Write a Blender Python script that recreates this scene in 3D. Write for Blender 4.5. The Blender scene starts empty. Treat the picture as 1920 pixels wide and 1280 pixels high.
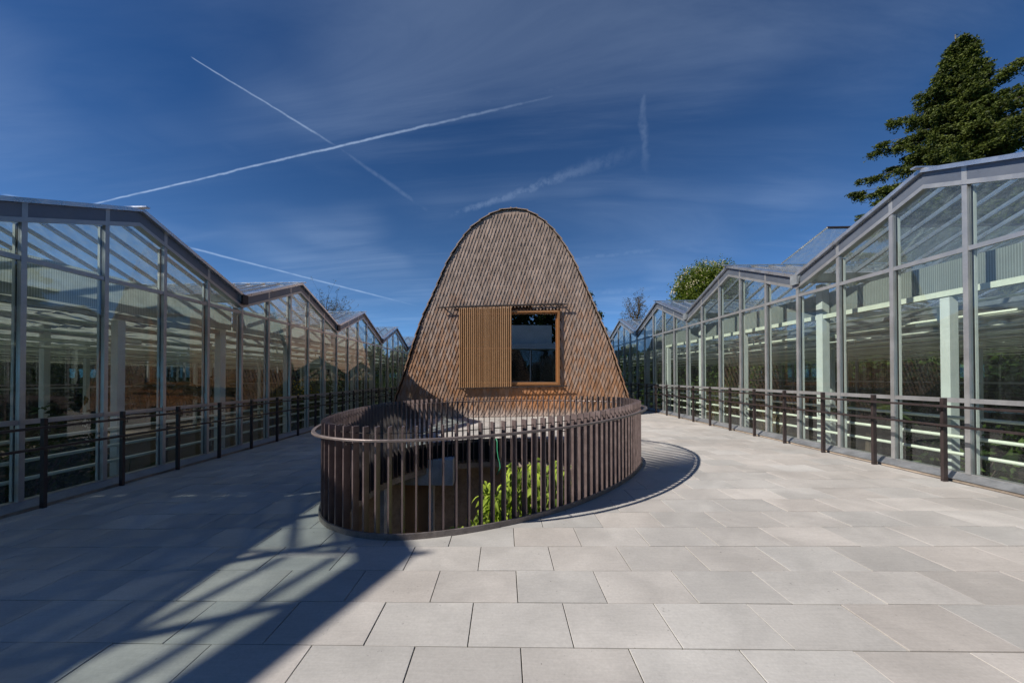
import bpy, bmesh, math, random
import numpy as np
from mathutils import Vector, Matrix, Quaternion

random.seed(7)
RNG = np.random.default_rng(11)
R = math.radians
scene = bpy.context.scene
COL = scene.collection

# ------------------------------------------------------------------ camera
TILT = 0.02                       # the terrace falls 2 % across its width
EYE = 1.5
cam_data = bpy.data.cameras.new('camera')
cam_data.sensor_fit = 'HORIZONTAL'
cam_data.sensor_width = 36.0
cam_data.lens = 12.75
cam_data.shift_x = 0.0219
cam_data.shift_y = 0.03125
cam_data.clip_start = 0.05
cam_data.clip_end = 8000.0
cam = bpy.data.objects.new('camera', cam_data)
COL.objects.link(cam)
cam.location = (0, 0, EYE)
cam.rotation_euler = (R(90.58), 0, R(2.33))
scene.camera = cam

# ------------------------------------------------------------------ light and exposure
SUN_AZ = R(23.0)                  # shadows run to +X, a little to +Y
SUN_EL = R(37.5)
to_sun = Vector((-math.cos(SUN_AZ) * math.cos(SUN_EL), -math.sin(SUN_AZ) * math.cos(SUN_EL), math.sin(SUN_EL)))
sun_data = bpy.data.lights.new('sun', 'SUN')
sun_data.energy = 3.8
sun_data.angle = R(0.8)
sun_data.color = (1.0, 0.93, 0.84)
sun = bpy.data.objects.new('sun', sun_data)
COL.objects.link(sun)
sun.rotation_euler = to_sun.to_track_quat('Z', 'Y').to_euler()
sun.location = (-30, -12, 30)

scene.view_settings.view_transform = 'Standard'
scene.view_settings.look = 'None'
scene.view_settings.exposure = 0.68
scene.view_settings.gamma = 1.0
scene.view_settings.use_curve_mapping = False
cy = scene.cycles
cy.use_denoising = True
cy.use_adaptive_sampling = True
cy.adaptive_threshold = 0.025
cy.max_bounces = 6
cy.diffuse_bounces = 3
cy.glossy_bounces = 3
cy.transmission_bounces = 6
cy.transparent_max_bounces = 28
cy.caustics_reflective = False
cy.caustics_refractive = False
cy.sample_clamp_indirect = 6.0

# ------------------------------------------------------------------ world: sky, thin cirrus, contrails
world = bpy.data.worlds.new('World')
scene.world = world
world.use_nodes = True
nt = world.node_tree
nt.nodes.clear()


class G:
    """small helper to write node graphs"""
    def __init__(self, tree):
        self.t = tree

    def n(self, typ, ins=None, **kw):
        nd = self.t.nodes.new(typ)
        for k, v in kw.items():
            setattr(nd, k, v)
        for k, v in (ins or {}).items():
            self.put(nd, k, v)
        return nd

    def put(self, nd, k, v):
        s = nd.inputs[k]
        if isinstance(v, bpy.types.NodeSocket):
            self.t.links.new(v, s)
        elif isinstance(v, bpy.types.Node):
            self.t.links.new(v.outputs[0], s)
        else:
            s.default_value = v

    def m(self, op, a, b=0.0, c=0.0, clamp=False):
        nd = self.t.nodes.new('ShaderNodeMath')
        nd.operation = op
        nd.use_clamp = clamp
        for i, v in enumerate((a, b, c)):
            self.put(nd, i, v)
        return nd.outputs[0]

    def dot(self, a, b):
        nd = self.t.nodes.new('ShaderNodeVectorMath')
        nd.operation = 'DOT_PRODUCT'
        self.put(nd, 0, a)
        self.put(nd, 1, b)
        return nd.outputs['Value']

    def ramp(self, v, f0, f1, t0=0.0, t1=1.0, smooth=True):
        nd = self.t.nodes.new('ShaderNodeMapRange')
        nd.interpolation_type = 'SMOOTHSTEP' if smooth else 'LINEAR'
        nd.clamp = True
        self.put(nd, 0, v)
        for i, x in enumerate((f0, f1, t0, t1)):
            nd.inputs[i + 1].default_value = x
        return nd.outputs[0]

    def mix(self, fac, a, b, typ='MIX'):
        nd = self.t.nodes.new('ShaderNodeMix')
        nd.data_type = 'RGBA'
        nd.blend_type = typ
        self.put(nd, 0, fac)
        self.put(nd, 6, a)
        self.put(nd, 7, b)
        return nd.outputs[2]

    def noise(self, vec=None, scale=5.0, detail=4.0, rough=0.55, dist=0.0):
        nd = self.n('ShaderNodeTexNoise')
        nd.inputs['Scale'].default_value = scale
        nd.inputs['Detail'].default_value = detail
        nd.inputs['Roughness'].default_value = rough
        nd.inputs['Distortion'].default_value = dist
        if vec is not None:
            self.put(nd, 'Vector', vec)
        return nd.outputs[0]


g = G(nt)
sky = g.n('ShaderNodeTexSky', sky_type='NISHITA')
sky.sun_disc = False
sky.sun_elevation = SUN_EL
sky.sun_rotation = math.atan2(to_sun.x, to_sun.y)
sky.altitude = 4000
sky.air_density = 0.75
sky.dust_density = 0.15
sky.ozone_density = 6.0
coord = g.n('ShaderNodeTexCoord').outputs['Generated']
cloud = None


def add_cloud(v):
    global cloud
    cloud = v if cloud is None else g.m('MAXIMUM', cloud, v)


wob = g.noise(coord, 22.0, 3.0, 0.6)
wobc = g.m('SUBTRACT', wob, 0.5)
streak_noise = g.noise(coord, 45.0, 4.0, 0.65)


def contrail(a, b, w0, w1, strength, wobble=0.004, t_in=0.02, t_out=0.15, ragged=0.5, over=1.0):
    a = Vector(a).normalized()
    b = Vector(b).normalized()
    nrm = a.cross(b).normalized()
    tang = nrm.cross(a).normalized()
    end = b.dot(tang) * over
    al = g.dot(coord, tuple(tang))
    di = g.m('ADD', g.dot(coord, tuple(nrm)), g.m('MULTIPLY', wobc, wobble))
    w = g.m('ADD', g.m('MULTIPLY', al, (w1 - w0) / max(end, 1e-3)), w0)
    q = g.m('DIVIDE', g.m('ABSOLUTE', di), g.m('MAXIMUM', w, 0.0006))
    core = g.ramp(q, 0.0, 1.0, 1.0, 0.0)
    gate = g.m('MULTIPLY', g.ramp(al, -t_in * 0.2, t_in), g.ramp(al, end - t_out, end, 1.0, 0.0))
    front = g.ramp(g.dot(coord, tuple(a)), 0.0, 0.05)
    rag = g.ramp(streak_noise, 0.30, 0.62, 1.0 - ragged, 1.0)
    v = g.m('MULTIPLY', g.m('MULTIPLY', core, gate), g.m('MULTIPLY', front, rag))
    add_cloud(g.m('MULTIPLY', v, strength))


contrail((-.7341, .6077, .3030), (.441, .6727, .5941), .0020, .0058, .34, .006, .02, .55, .4)
contrail((-.32, .775, .545), (.441, .6727, .5941), .009, .02, .055, .008, .10, .25, .6)
contrail((-.5534, .6124, .5646), (-.374, .7745, .5102), .0016, .0050, .26, .004, .006, .09, .45, 1.12)
contrail((-.374, .7745, .5102), (-.1555, .9063, .3931), .005, .011, .06, .006, .03, .10, .6)
contrail((-.6488, .7130, .2659), (-.2076, .9608, .1839), .0032, .0035, .26, .003, .02, .16, .4)
contrail((-.7936, .5365, .2872), (-.7554, .5819, .2900), .004, .004, .20, .003, .01, .02, .4)
contrail((.2392, .6633, .7063), (.3300, .8400, .4300), .015, .012, .065, .03, .06, .12, .6)
contrail((-.1551, .9038, .3988), (.3841, .7698, .5097), .010, .030, .10, .02, .10, .35, .8)
contrail((.10, .955, .300), (.52, .82, .30), .006, .02, .06, .010, .05, .2, .7)
contrail((.16, .962, .215), (.50, .845, .215), .010, .020, .06, .010, .05, .2, .7)
# cirrus: wisps on a high flat layer
sep = g.n('ShaderNodeSeparateXYZ', {0: coord})
zz = g.m('ADD', g.m('MAXIMUM', sep.outputs[2], 0.0), 0.12)
lay = g.n('ShaderNodeCombineXYZ', {0: g.m('DIVIDE', sep.outputs[0], zz), 1: g.m('DIVIDE', sep.outputs[1], zz), 2: 0.3})
mp = g.n('ShaderNodeMapping', {0: lay.outputs[0], 'Rotation': (0, 0, R(-28)), 'Scale': (0.35, 1.25, 1)})
ci1 = g.noise(mp.outputs[0], 1.15, 7.0, 0.60, 0.9)
ci2 = g.noise(lay.outputs[0], 0.55, 2.0, 0.5)
cirrus = g.m('MULTIPLY', g.ramp(ci1, 0.42, 0.80), g.ramp(ci2, 0.34, 0.62))
add_cloud(g.m('MULTIPLY', cirrus, 0.07))
mp2 = g.n('ShaderNodeMapping', {0: lay.outputs[0], 'Rotation': (0, 0, R(62)), 'Scale': (0.40, 2.0, 1)})
ci3 = g.noise(mp2.outputs[0], 1.0, 9.0, 0.62, 0.7)
ci4 = g.noise(lay.outputs[0], 1.1, 2.0, 0.5)
add_cloud(g.m('MULTIPLY', g.m('MULTIPLY', g.ramp(ci3, 0.38, 0.78), g.ramp(ci4, 0.40, 0.62)), 0.11))
mp3 = g.n('ShaderNodeMapping', {0: lay.outputs[0], 'Rotation': (0, 0, R(-12)), 'Scale': (0.30, 2.6, 1)})
ci5 = g.noise(mp3.outputs[0], 1.6, 8.0, 0.60, 0.4)
add_cloud(g.m('MULTIPLY', g.m('MULTIPLY', g.ramp(ci5, 0.46, 0.80), g.ramp(sep.outputs[2], 0.15, 0.5, 1.0, 0.1)), 0.09))
soft = g.m('MULTIPLY', g.ramp(ci2, 0.45, 0.75), 0.012)
tot = g.m('ADD', cloud, soft, clamp=True)
tinted = g.mix(1.0, sky.outputs[0], (0.12, 0.53, 0.83, 1), 'MULTIPLY')
haze_f = g.m('EXPONENT', g.m('MULTIPLY', g.m('MAXIMUM', sep.outputs[2], 0.0), -5.0))
skyc = g.mix(haze_f, tinted, (1.62, 2.30, 1.85, 1), 'ADD')
col = g.mix(tot, skyc, (6.2, 7.8, 10.2, 1))
bg = g.n('ShaderNodeBackground', {0: col, 1: 0.083})
g.n('ShaderNodeOutputWorld', {0: bg.outputs[0]})

# ------------------------------------------------------------------ materials
MATS = {}


def new_mat(name):
    m = bpy.data.materials.new(name)
    m.use_nodes = True
    m.node_tree.nodes.clear()
    MATS[name] = m
    return m, G(m.node_tree)


def finish(gg, shader):
    gg.n('ShaderNodeOutputMaterial', {0: shader})


def principled(gg, color, rough, metal=0.0, bump=None, spec=0.5):
    p = gg.n('ShaderNodeBsdfPrincipled')
    gg.put(p, 'Base Color', color)
    gg.put(p, 'Roughness', rough)
    gg.put(p, 'Metallic', metal)
    gg.put(p, 'Specular IOR Level', spec)
    if bump is not None:
        gg.put(p, 'Normal', bump)
    return p


def bump(gg, h, strength=0.3, dist=0.01):
    b = gg.n('ShaderNodeBump', {'Height': h, 'Strength': strength, 'Distance': dist})
    return b.outputs[0]


def plain(name, c, rough=0.5, metal=0.0, var=0.25, scale=6.0, spec=0.5, bstr=0.0):
    m, gg = new_mat(name)
    pos = gg.n('ShaderNodeNewGeometry').outputs['Position']
    nz = gg.noise(pos, scale, 5.0, 0.6)
    nz2 = gg.noise(pos, scale * 9, 3.0, 0.6)
    f = gg.m('ADD', gg.m('MULTIPLY', nz, 0.65), gg.m('MULTIPLY', nz2, 0.35))
    lo = tuple(x * (1 - var) for x in c) + (1,)
    hi = tuple(min(1, x * (1 + var)) for x in c) + (1,)
    cc = gg.mix(gg.ramp(f, 0.3, 0.7), lo, hi)
    rr = gg.ramp(nz, 0.3, 0.7, max(rough - 0.08, 0.02), min(rough + 0.1, 1))
    b = bump(gg, nz2, bstr, 0.004) if bstr else None
    finish(gg, principled(gg, cc, rr, metal, b, spec))
    return m


# paving stone
m, gg = new_mat('stone')
geo = gg.n('ShaderNodeNewGeometry')
pos = geo.outputs['Position']
tint = gg.n('ShaderNodeAttribute', attribute_name='tint')
tv = tint.outputs['Vector']
st = gg.n('ShaderNodeSeparateXYZ', {0: tv})
warm = gg.mix(st.outputs[0], (0.466, 0.455, 0.432, 1), (0.488, 0.456, 0.422, 1))
off = gg.n('ShaderNodeVectorMath', {0: pos, 1: tv}, operation='ADD')
big = gg.noise(off.outputs[0], 1.4, 4.0, 0.6, 0.6)
fine = gg.noise(pos, 60.0, 5.0, 0.7)
speck = gg.noise(pos, 19.0, 3.0, 0.75, 1.2)
mpg = gg.n('ShaderNodeMapping', {0: pos, 'Rotation': (0, 0, R(14)), 'Scale': (2.0, 30.0, 2.0)})
grain = gg.noise(mpg.outputs[0], 3.0, 4.0, 0.6)
bright = gg.m('ADD', gg.m('MULTIPLY', st.outputs[1], 0.13), 0.93)
bright = gg.m('MULTIPLY', bright, gg.ramp(big, 0.25, 0.75, 0.86, 1.10))
bright = gg.m('MULTIPLY', bright, gg.ramp(fine, 0.3, 0.7, 0.94, 1.06))
bright = gg.m('MULTIPLY', bright, gg.ramp(grain, 0.3, 0.7, 0.96, 1.03))
wide = gg.noise(pos, 0.45, 3.0, 0.6, 0.8)
bright = gg.m('MULTIPLY', bright, gg.ramp(wide, 0.3, 0.7, 0.88, 1.07))
pits = gg.ramp(gg.noise(pos, 34.0, 2.0, 0.5), 0.73, 0.78)
bright = gg.m('MULTIPLY', bright, gg.m('SUBTRACT', 1.0, gg.m('MULTIPLY', pits, 0.45)))
stain = gg.m('MULTIPLY', gg.ramp(speck, 0.63, 0.76), gg.ramp(gg.noise(pos, 2.2, 3.0), 0.48, 0.64))
bright = gg.m('MULTIPLY', bright, gg.m('SUBTRACT', 1.0, gg.m('MULTIPLY', stain, 0.45)))
cc = gg.mix(1.0, warm, gg.n('ShaderNodeCombineColor', {0: bright, 1: bright, 2: bright}).outputs[0], 'MULTIPLY')
bmp = bump(gg, gg.m('ADD', gg.m('MULTIPLY', fine, 0.5), grain), 0.22, 0.003)
finish(gg, principled(gg, cc, gg.ramp(big, 0.3, 0.7, 0.62, 0.82), 0, bmp, 0.35))

plain('joint', (0.085, 0.080, 0.058), 0.95, var=0.7, scale=2.0)
plain('aluminium', (0.40, 0.405, 0.405), 0.36, 0.6, 0.10, 5.0)
plain('cap_metal', (0.62, 0.64, 0.66), 0.30, 0.85, 0.08, 5.0)
plain('fascia', (0.145, 0.165, 0.20), 0.42, 0.45, 0.08, 2.0)
plain('gasket', (0.012, 0.012, 0.014), 0.7)
plain('pale_steel', (0.60, 0.63, 0.60), 0.5, 0.0, 0.08, 4.0)
plain('pipe_paint', (0.66, 0.69, 0.58), 0.4, 0.0, 0.10, 5.0)
plain('galv', (0.40, 0.43, 0.44), 0.42, 0.6, 0.15, 8.0)
plain('flashing', (0.36, 0.37, 0.38), 0.45, 0.7, 0.18, 4.0)
plain('rail_brown', (0.042, 0.031, 0.030), 0.42, 0.2, 0.25, 9.0)
plain('slat_brown', (0.165, 0.125, 0.122), 0.40, 0.35, 0.22, 9.0)
plain('rail_ring', (0.20, 0.165, 0.155), 0.4, 0.4, 0.2, 9.0)
plain('ring_brown', (0.20, 0.175, 0.165), 0.5, 0.4, 0.35, 14.0)
plain('track_steel', (0.045, 0.036, 0.033), 0.55, 0.3, 0.3, 9.0)
plain('concrete', (0.58, 0.59, 0.58), 0.8, 0, 0.2, 3.5, 0.3, 0.4)
plain('dark_concrete', (0.36, 0.295, 0.235), 0.85, 0, 0.4, 1.4, 0.3, 0.3)
plain('void_floor', (0.38, 0.37, 0.35), 0.8, 0, 0.4, 2.0)
plain('soil', (0.060, 0.046, 0.032), 0.95, 0, 0.55, 2.5, 0.2, 0.6)
plain('grass', (0.055, 0.085, 0.025), 0.9, 0, 0.5, 0.4, 0.2)
plain('hose_green', (0.05, 0.30, 0.16), 0.4)
plain('bark', (0.085, 0.065, 0.048), 0.9, 0, 0.4, 5.0)
plain('pale_bark', (0.16, 0.14, 0.11), 0.9, 0, 0.4, 5.0)
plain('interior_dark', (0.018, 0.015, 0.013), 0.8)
plain('render_pale', (0.66, 0.64, 0.60), 0.8, 0, 0.12, 1.0)
plain('brick_dull', (0.20, 0.10, 0.07), 0.85, 0, 0.35, 3.0)


def leafmat(name, c, trans=0.45, var=0.45, scale=1.2, rough=0.6):
    m, gg = new_mat(name)
    geo = gg.n('ShaderNodeNewGeometry')
    at = gg.n('ShaderNodeAttribute', attribute_name='tint')
    s = gg.n('ShaderNodeSeparateXYZ', {0: at.outputs['Vector']})
    oi = gg.n('ShaderNodeObjectInfo')
    rnd = gg.m('FRACT', gg.m('ADD', s.outputs[0], oi.outputs['Random']))
    nz = gg.noise(geo.outputs['Position'], scale, 3.0, 0.6)
    f = gg.m('ADD', gg.m('MULTIPLY', rnd, 0.6), gg.m('MULTIPLY', nz, 0.4))
    lo = (c[0] * (1 - var) * 0.9, c[1] * (1 - var), c[2] * (1 - var), 1)
    hi = (c[0] * (1 + var) * 1.15, c[1] * (1 + var), c[2] * (1 + 0.5 * var), 1)
    cc = gg.mix(gg.ramp(f, 0.15, 0.85), lo, hi)
    p = principled(gg, cc, rough, 0, None, 0.18)
    tr = gg.n('ShaderNodeBsdfTranslucent', {0: gg.mix(1.0, cc, (1.3, 1.5, 0.6, 1), 'MULTIPLY')})
    mx = gg.n('ShaderNodeMixShader', {0: trans, 1: p.outputs[0], 2: tr.outputs[0]})
    finish(gg, mx.outputs[0])
    return m


leafmat('leaf_bright', (0.215, 0.315, 0.05), 0.3, 0.6, 6.0)
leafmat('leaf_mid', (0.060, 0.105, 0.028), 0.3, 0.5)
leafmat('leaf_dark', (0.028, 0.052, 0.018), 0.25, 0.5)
leafmat('leaf_conifer', (0.058, 0.082, 0.020), 0.2, 0.6, 0.5)
leafmat('leaf_chestnut', (0.085, 0.125, 0.022), 0.3, 0.5, 0.6)
leafmat('leaf_olive', (0.085, 0.080, 0.035), 0.3, 0.4)
leafmat('leaf_straw', (0.22, 0.17, 0.08), 0.3, 0.4)
leafmat('blossom', (0.62, 0.56, 0.42), 0.3, 0.15)
leafmat('yellow_bloom', (0.60, 0.42, 0.03), 0.3, 0.2)


def glassmat(name, tint, ior, haze=0.0, hazecol=(0.6, 0.65, 0.65), streak=0.0, rough=0.0, reflect=1.0):
    m, gg = new_mat(name)
    geo = gg.n('ShaderNodeNewGeometry')
    front = gg.m('SUBTRACT', 1.0, geo.outputs['Backfacing'])
    wv = gg.noise(geo.outputs['Position'], 0.8, 2.0, 0.5)
    bm = bump(gg, wv, 0.05, 0.02)
    fr = gg.n('ShaderNodeFresnel', {'IOR': ior})
    fac = gg.m('MULTIPLY', gg.m('MULTIPLY', fr.outputs[0], reflect), front, clamp=True)
    tr = gg.n('ShaderNodeBsdfTransparent', {0: tuple(tint) + (1,)})
    gl = gg.n('ShaderNodeBsdfGlossy', {0: (0.95, 0.97, 1.0, 1), 'Roughness': rough, 'Normal': bm})
    base = tr.outputs[0]
    if haze > 0:
        gm = gg.n('ShaderNodeMapping', {0: geo.outputs['Position'], 'Scale': (5.0, 5.0, 0.5)})
        dirt = gg.noise(gm.outputs[0], 1.6, 6.0, 0.7)
        df = gg.n('ShaderNodeBsdfDiffuse', {0: tuple(hazecol) + (1,)})
        tl = gg.n('ShaderNodeBsdfTranslucent', {0: tuple(hazecol) + (1,)})
        half = gg.n('ShaderNodeMixShader', {0: 0.5, 1: df.outputs[0], 2: tl.outputs[0]})
        hz = gg.ramp(dirt, 0.30, 0.75, haze * 0.35, haze * 1.65)
        base = gg.n('ShaderNodeMixShader', {0: hz, 1: base, 2: half.outputs[0]}).outputs[0]
    mx = gg.n('ShaderNodeMixShader', {0: fac, 1: base, 2: gl.outputs[0]})
    finish(gg, mx.outputs[0])
    return m


glassmat('facade_glass', (0.92, 0.955, 0.94), 1.62, 0.014, reflect=1.35)
glassmat('roof_glass', (0.90, 0.94, 0.94), 1.55, 0.15, (0.62, 0.66, 0.69))
glassmat('window_glass', (0.45, 0.47, 0.47), 1.9, 0.0, reflect=4.2)


def clothmat(name, c, see, transl, sx, along=0):
    """woven screen with strips"""
    m, gg = new_mat(name)
    geo = gg.n('ShaderNodeNewGeometry')
    sp = gg.n('ShaderNodeSeparateXYZ', {0: geo.outputs['Position']})
    w = gg.m('SINE', gg.m('MULTIPLY', sp.outputs[along], sx))
    nz = gg.noise(geo.outputs['Position'], 1.5, 4.0, 0.6)
    k = gg.ramp(gg.m('ADD', gg.m('MULTIPLY', w, 0.4), nz), 0.0, 1.0, 0.72, 1.15)
    cc = gg.mix(1.0, tuple(c) + (1,), gg.n('ShaderNodeCombineColor', {0: k, 1: k, 2: k}).outputs[0], 'MULTIPLY')
    df = gg.n('ShaderNodeBsdfDiffuse', {0: cc})
    tl = gg.n('ShaderNodeBsdfTranslucent', {0: cc})
    a = gg.n('ShaderNodeMixShader', {0: transl, 1: df.outputs[0], 2: tl.outputs[0]})
    tr = gg.n('ShaderNodeBsdfTransparent', {0: (0.95, 0.95, 0.93, 1)})
    b = gg.n('ShaderNodeMixShader', {0: see, 1: a.outputs[0], 2: tr.outputs[0]})
    finish(gg, b.outputs[0])
    return m


clothmat('screen_cloth', (0.52, 0.53, 0.47), 0.03, 0.45, 19.6)
clothmat('skirt_sheet', (0.42, 0.45, 0.42), 0.05, 0.5, 230.0, 1)

# weathered shingle
m, gg = new_mat('shingle')
geo = gg.n('ShaderNodeNewGeometry')
pos = geo.outputs['Position']
at = gg.n('ShaderNodeAttribute', attribute_name='tint')
s = gg.n('ShaderNodeSeparateXYZ', {0: at.outputs['Vector']})
sp = gg.n('ShaderNodeSeparateXYZ', {0: pos})
big = gg.noise(pos, 0.55, 4.0, 0.6, 0.4)
med = gg.noise(pos, 2.4, 3.0, 0.6)
drip = gg.noise(gg.n('ShaderNodeMapping', {0: pos, 'Scale': (3.0, 3.0, 0.35)}).outputs[0], 1.3, 4.0, 0.6)
mpg = gg.n('ShaderNodeMapping', {0: pos, 'Scale': (40.0, 40.0, 3.0)})
grain = gg.noise(mpg.outputs[0], 1.6, 4.0, 0.6)
# weathering: greyer high up, fresher and redder low down where the eaves of the shutter keep it dry
hgt = gg.ramp(sp.outputs[2], 0.4, 7.0, 0.30, 0.98)
f = gg.m('ADD', gg.m('MULTIPLY', hgt, 0.55), gg.m('MULTIPLY', gg.m('ADD', big, gg.m('MULTIPLY', s.outputs[0], 0.9)), 0.33))
c1 = gg.mix(gg.ramp(f, 0.28, 0.80), (0.345, 0.180, 0.095, 1), (0.35, 0.270, 0.220, 1))
dx = gg.m('DIVIDE', gg.m('SUBTRACT', sp.outputs[0], 1.35), 1.5)
dz = gg.m('DIVIDE', gg.m('SUBTRACT', sp.outputs[2], 0.75), 0.55)
rr = gg.m('ADD', gg.m('MULTIPLY', dx, dx), gg.m('MULTIPLY', dz, dz))
rust = gg.m('MULTIPLY', gg.ramp(gg.m('ADD', rr, gg.m('MULTIPLY', med, 0.8)), 0.4, 1.6, 1.0, 0.0), 0.75)
c2 = gg.mix(rust, c1, (0.44, 0.19, 0.07, 1))
dz2 = gg.ramp(sp.outputs[2], 0.05, 0.42, 1.0, 0.0)
c3 = gg.mix(gg.m('MULTIPLY', dz2, 0.6), c2, (0.45, 0.40, 0.37, 1))
k = gg.m('MULTIPLY', gg.ramp(s.outputs[1], 0.0, 1.0, 0.80, 1.18, False), gg.ramp(grain, 0.25, 0.75, 0.82, 1.12))
k = gg.m('MULTIPLY', k, gg.m('MULTIPLY', gg.ramp(med, 0.3, 0.7, 0.90, 1.08), gg.ramp(drip, 0.3, 0.7, 0.84, 1.10)))
cc = gg.mix(1.0, c3, gg.n('ShaderNodeCombineColor', {0: k, 1: k, 2: k}).outputs[0], 'MULTIPLY')
finish(gg, principled(gg, cc, 0.78, 0, bump(gg, grain, 0.4, 0.004), 0.25))


def woodmat(name, lo, hi, rough=0.5):
    m, gg = new_mat(name)
    pos = gg.n('ShaderNodeNewGeometry').outputs['Position']
    oi = gg.n('ShaderNodeObjectInfo')
    mpg = gg.n('ShaderNodeMapping', {0: pos, 'Scale': (18.0, 18.0, 1.2)})
    gr = gg.noise(mpg.outputs[0], 2.0, 5.0, 0.6)
    f = gg.m('ADD', gg.m('MULTIPLY', gr, 0.7), gg.m('MULTIPLY', oi.outputs['Random'], 0.35))
    cc = gg.mix(gg.ramp(f, 0.25, 0.8), tuple(lo) + (1,), tuple(hi) + (1,))
    finish(gg, principled(gg, cc, rough, 0, bump(gg, gr, 0.2, 0.002), 0.4))


woodmat('batten_wood', (0.38, 0.205, 0.095), (0.58, 0.34, 0.175))
woodmat('frame_wood', (0.26, 0.120, 0.045), (0.38, 0.190, 0.080), 0.4)
woodmat('backing_wood', (0.040, 0.022, 0.012), (0.075, 0.042, 0.022), 0.7)


# ------------------------------------------------------------------ mesh helpers
class MB:
    def __init__(self):
        self.v = []
        self.f = []
        self.t = []

    def add(self, verts, faces, tint=None):
        o = len(self.v)
        self.v.extend([tuple(p) for p in verts])
        self.f.extend([tuple(i + o for i in fc) for fc in faces])
        if tint is not None:
            self.t.extend([tint] * len(verts))
        return self

    def box(self, x0, x1, y0, y1, z0, z1, tint=None):
        if x0 > x1:
            x0, x1 = x1, x0
        if y0 > y1:
            y0, y1 = y1, y0
        vs = [(x0, y0, z0), (x1, y0, z0), (x1, y1, z0), (x0, y1, z0), (x0, y0, z1), (x1, y0, z1), (x1, y1, z1), (x0, y1, z1)]
        return self.add(vs, [(0, 3, 2, 1), (4, 5, 6, 7), (0, 1, 5, 4), (1, 2, 6, 5), (2, 3, 7, 6), (3, 0, 4, 7)], tint)

    def hexa(self, a, b, tint=None):
        """two quads a and b joined as a solid"""
        return self.add(list(a) + list(b), [(0, 3, 2, 1), (4, 5, 6, 7), (0, 1, 5, 4), (1, 2, 6, 5), (2, 3, 7, 6), (3, 0, 4, 7)], tint)

    def prism(self, poly, d, tint=None):
        n = len(poly)
        d = Vector(d)
        top = [tuple(Vector(p) + d) for p in poly]
        fs = [tuple(range(n))[::-1], tuple(range(n, 2 * n))] + [(i, (i + 1) % n, n + (i + 1) % n, n + i) for i in range(n)]
        return self.add(list(poly) + top, fs, tint)

    def tube(self, pts, r, n=8, closed=False, caps=True, up=(0, 0, 1)):
        pts = [Vector(p) for p in pts]
        rs = r if isinstance(r, (list, tuple)) else [r] * len(pts)
        rings = []
        N_ = len(pts)
        prev = None
        for i, p in enumerate(pts):
            if closed:
                t = pts[(i + 1) % N_] - pts[i - 1]
            else:
                t = pts[min(i + 1, N_ - 1)] - pts[max(i - 1, 0)]
            t = t.normalized() if t.length > 1e-9 else Vector((0, 0, 1))
            if prev is None:
                u = Vector(up)
                if abs(u.dot(t)) > 0.95:
                    u = Vector((1, 0, 0))
            else:
                u = prev
            u = (u - t * u.dot(t)).normalized()
            prev = u
            w = t.cross(u)
            rings.append([p + (u * math.cos(2 * math.pi * k / n) + w * math.sin(2 * math.pi * k / n)) * rs[i] for k in range(n)])
        vs = [q for rg in rings for q in rg]
        fs = []
        for i in range(N_ if closed else N_ - 1):
            a, b = i * n, ((i + 1) % N_) * n
            for k in range(n):
                fs.append((a + k, a + (k + 1) % n, b + (k + 1) % n, b + k))
        if caps and not closed:
            fs.append(tuple(range(n))[::-1])
            fs.append(tuple(range((N_ - 1) * n, N_ * n)))
        return self.add(vs, fs)

    def mesh(self, name, mat, smooth=False):
        me = bpy.data.meshes.new(name)
        me.from_pydata(self.v, [], self.f)
        if self.t and len(self.t) == len(self.v):
            a = me.attributes.new('tint', 'FLOAT_VECTOR', 'POINT')
            a.data.foreach_set('vector', np.array(self.t, dtype=np.float32).ravel())
        if mat is not None:
            me.materials.append(MATS[mat])
        if smooth:
            me.polygons.foreach_set('use_smooth', [True] * len(me.polygons))
        me.update()
        return me


def tidy(me):
    bm = bmesh.new()
    bm.from_mesh(me)
    bmesh.ops.recalc_face_normals(bm, faces=bm.faces)
    bm.to_mesh(me)
    bm.free()
    return me


def thing(name, label, cat, loc=(0, 0, 0), group=None):
    o = bpy.data.objects.new(name, None)
    o.empty_display_size = 0.2
    COL.objects.link(o)
    o.location = loc
    o['label'] = label
    o['category'] = cat
    if group:
        o['group'] = group
    return o


def link(name, me, parent=None, loc=None, kind=None, label=None, rot=None, scale=None):
    """mesh data is in world axes; parents are plain translations"""
    o = bpy.data.objects.new(name, me)
    COL.objects.link(o)
    if parent is not None:
        o.parent = parent
        base = parent.location if parent.type == 'EMPTY' else Vector((0, 0, 0))
        o.matrix_parent_inverse = Matrix.Translation(-base)
    if loc is not None:
        o.location = loc
    if rot is not None:
        o.rotation_mode = 'QUATERNION'
        o.rotation_quaternion = rot
    if scale is not None:
        o.scale = (scale,) * 3
    if kind:
        o['kind'] = kind
    if label:
        o['label'] = label
    return o


def part(name, mb, mat, parent, smooth=False, fix=False, **kw):
    me = mb.mesh(name, mat, smooth)
    if fix:
        tidy(me)
    return link(name, me, parent, **kw)


def structure(name, mb, mat, fix=False, label=None):
    me = mb.mesh(name, mat)
    if fix:
        tidy(me)
    return link(name, me, None, kind='structure', label=label)


def closed_spline(P, per=8):
    out = []
    n = len(P)
    for i in range(n):
        p0, p1, p2, p3 = (np.array(P[(i + k) % n], float) for k in (-1, 0, 1, 2))
        for j in range(per):
            t = j / per
            out.append(0.5 * ((2 * p1) + (-p0 + p2) * t + (2 * p0 - 5 * p1 + 4 * p2 - p3) * t * t + (-p0 + 3 * p1 - 3 * p2 + p3) * t ** 3))
    return np.array(out)


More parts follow.
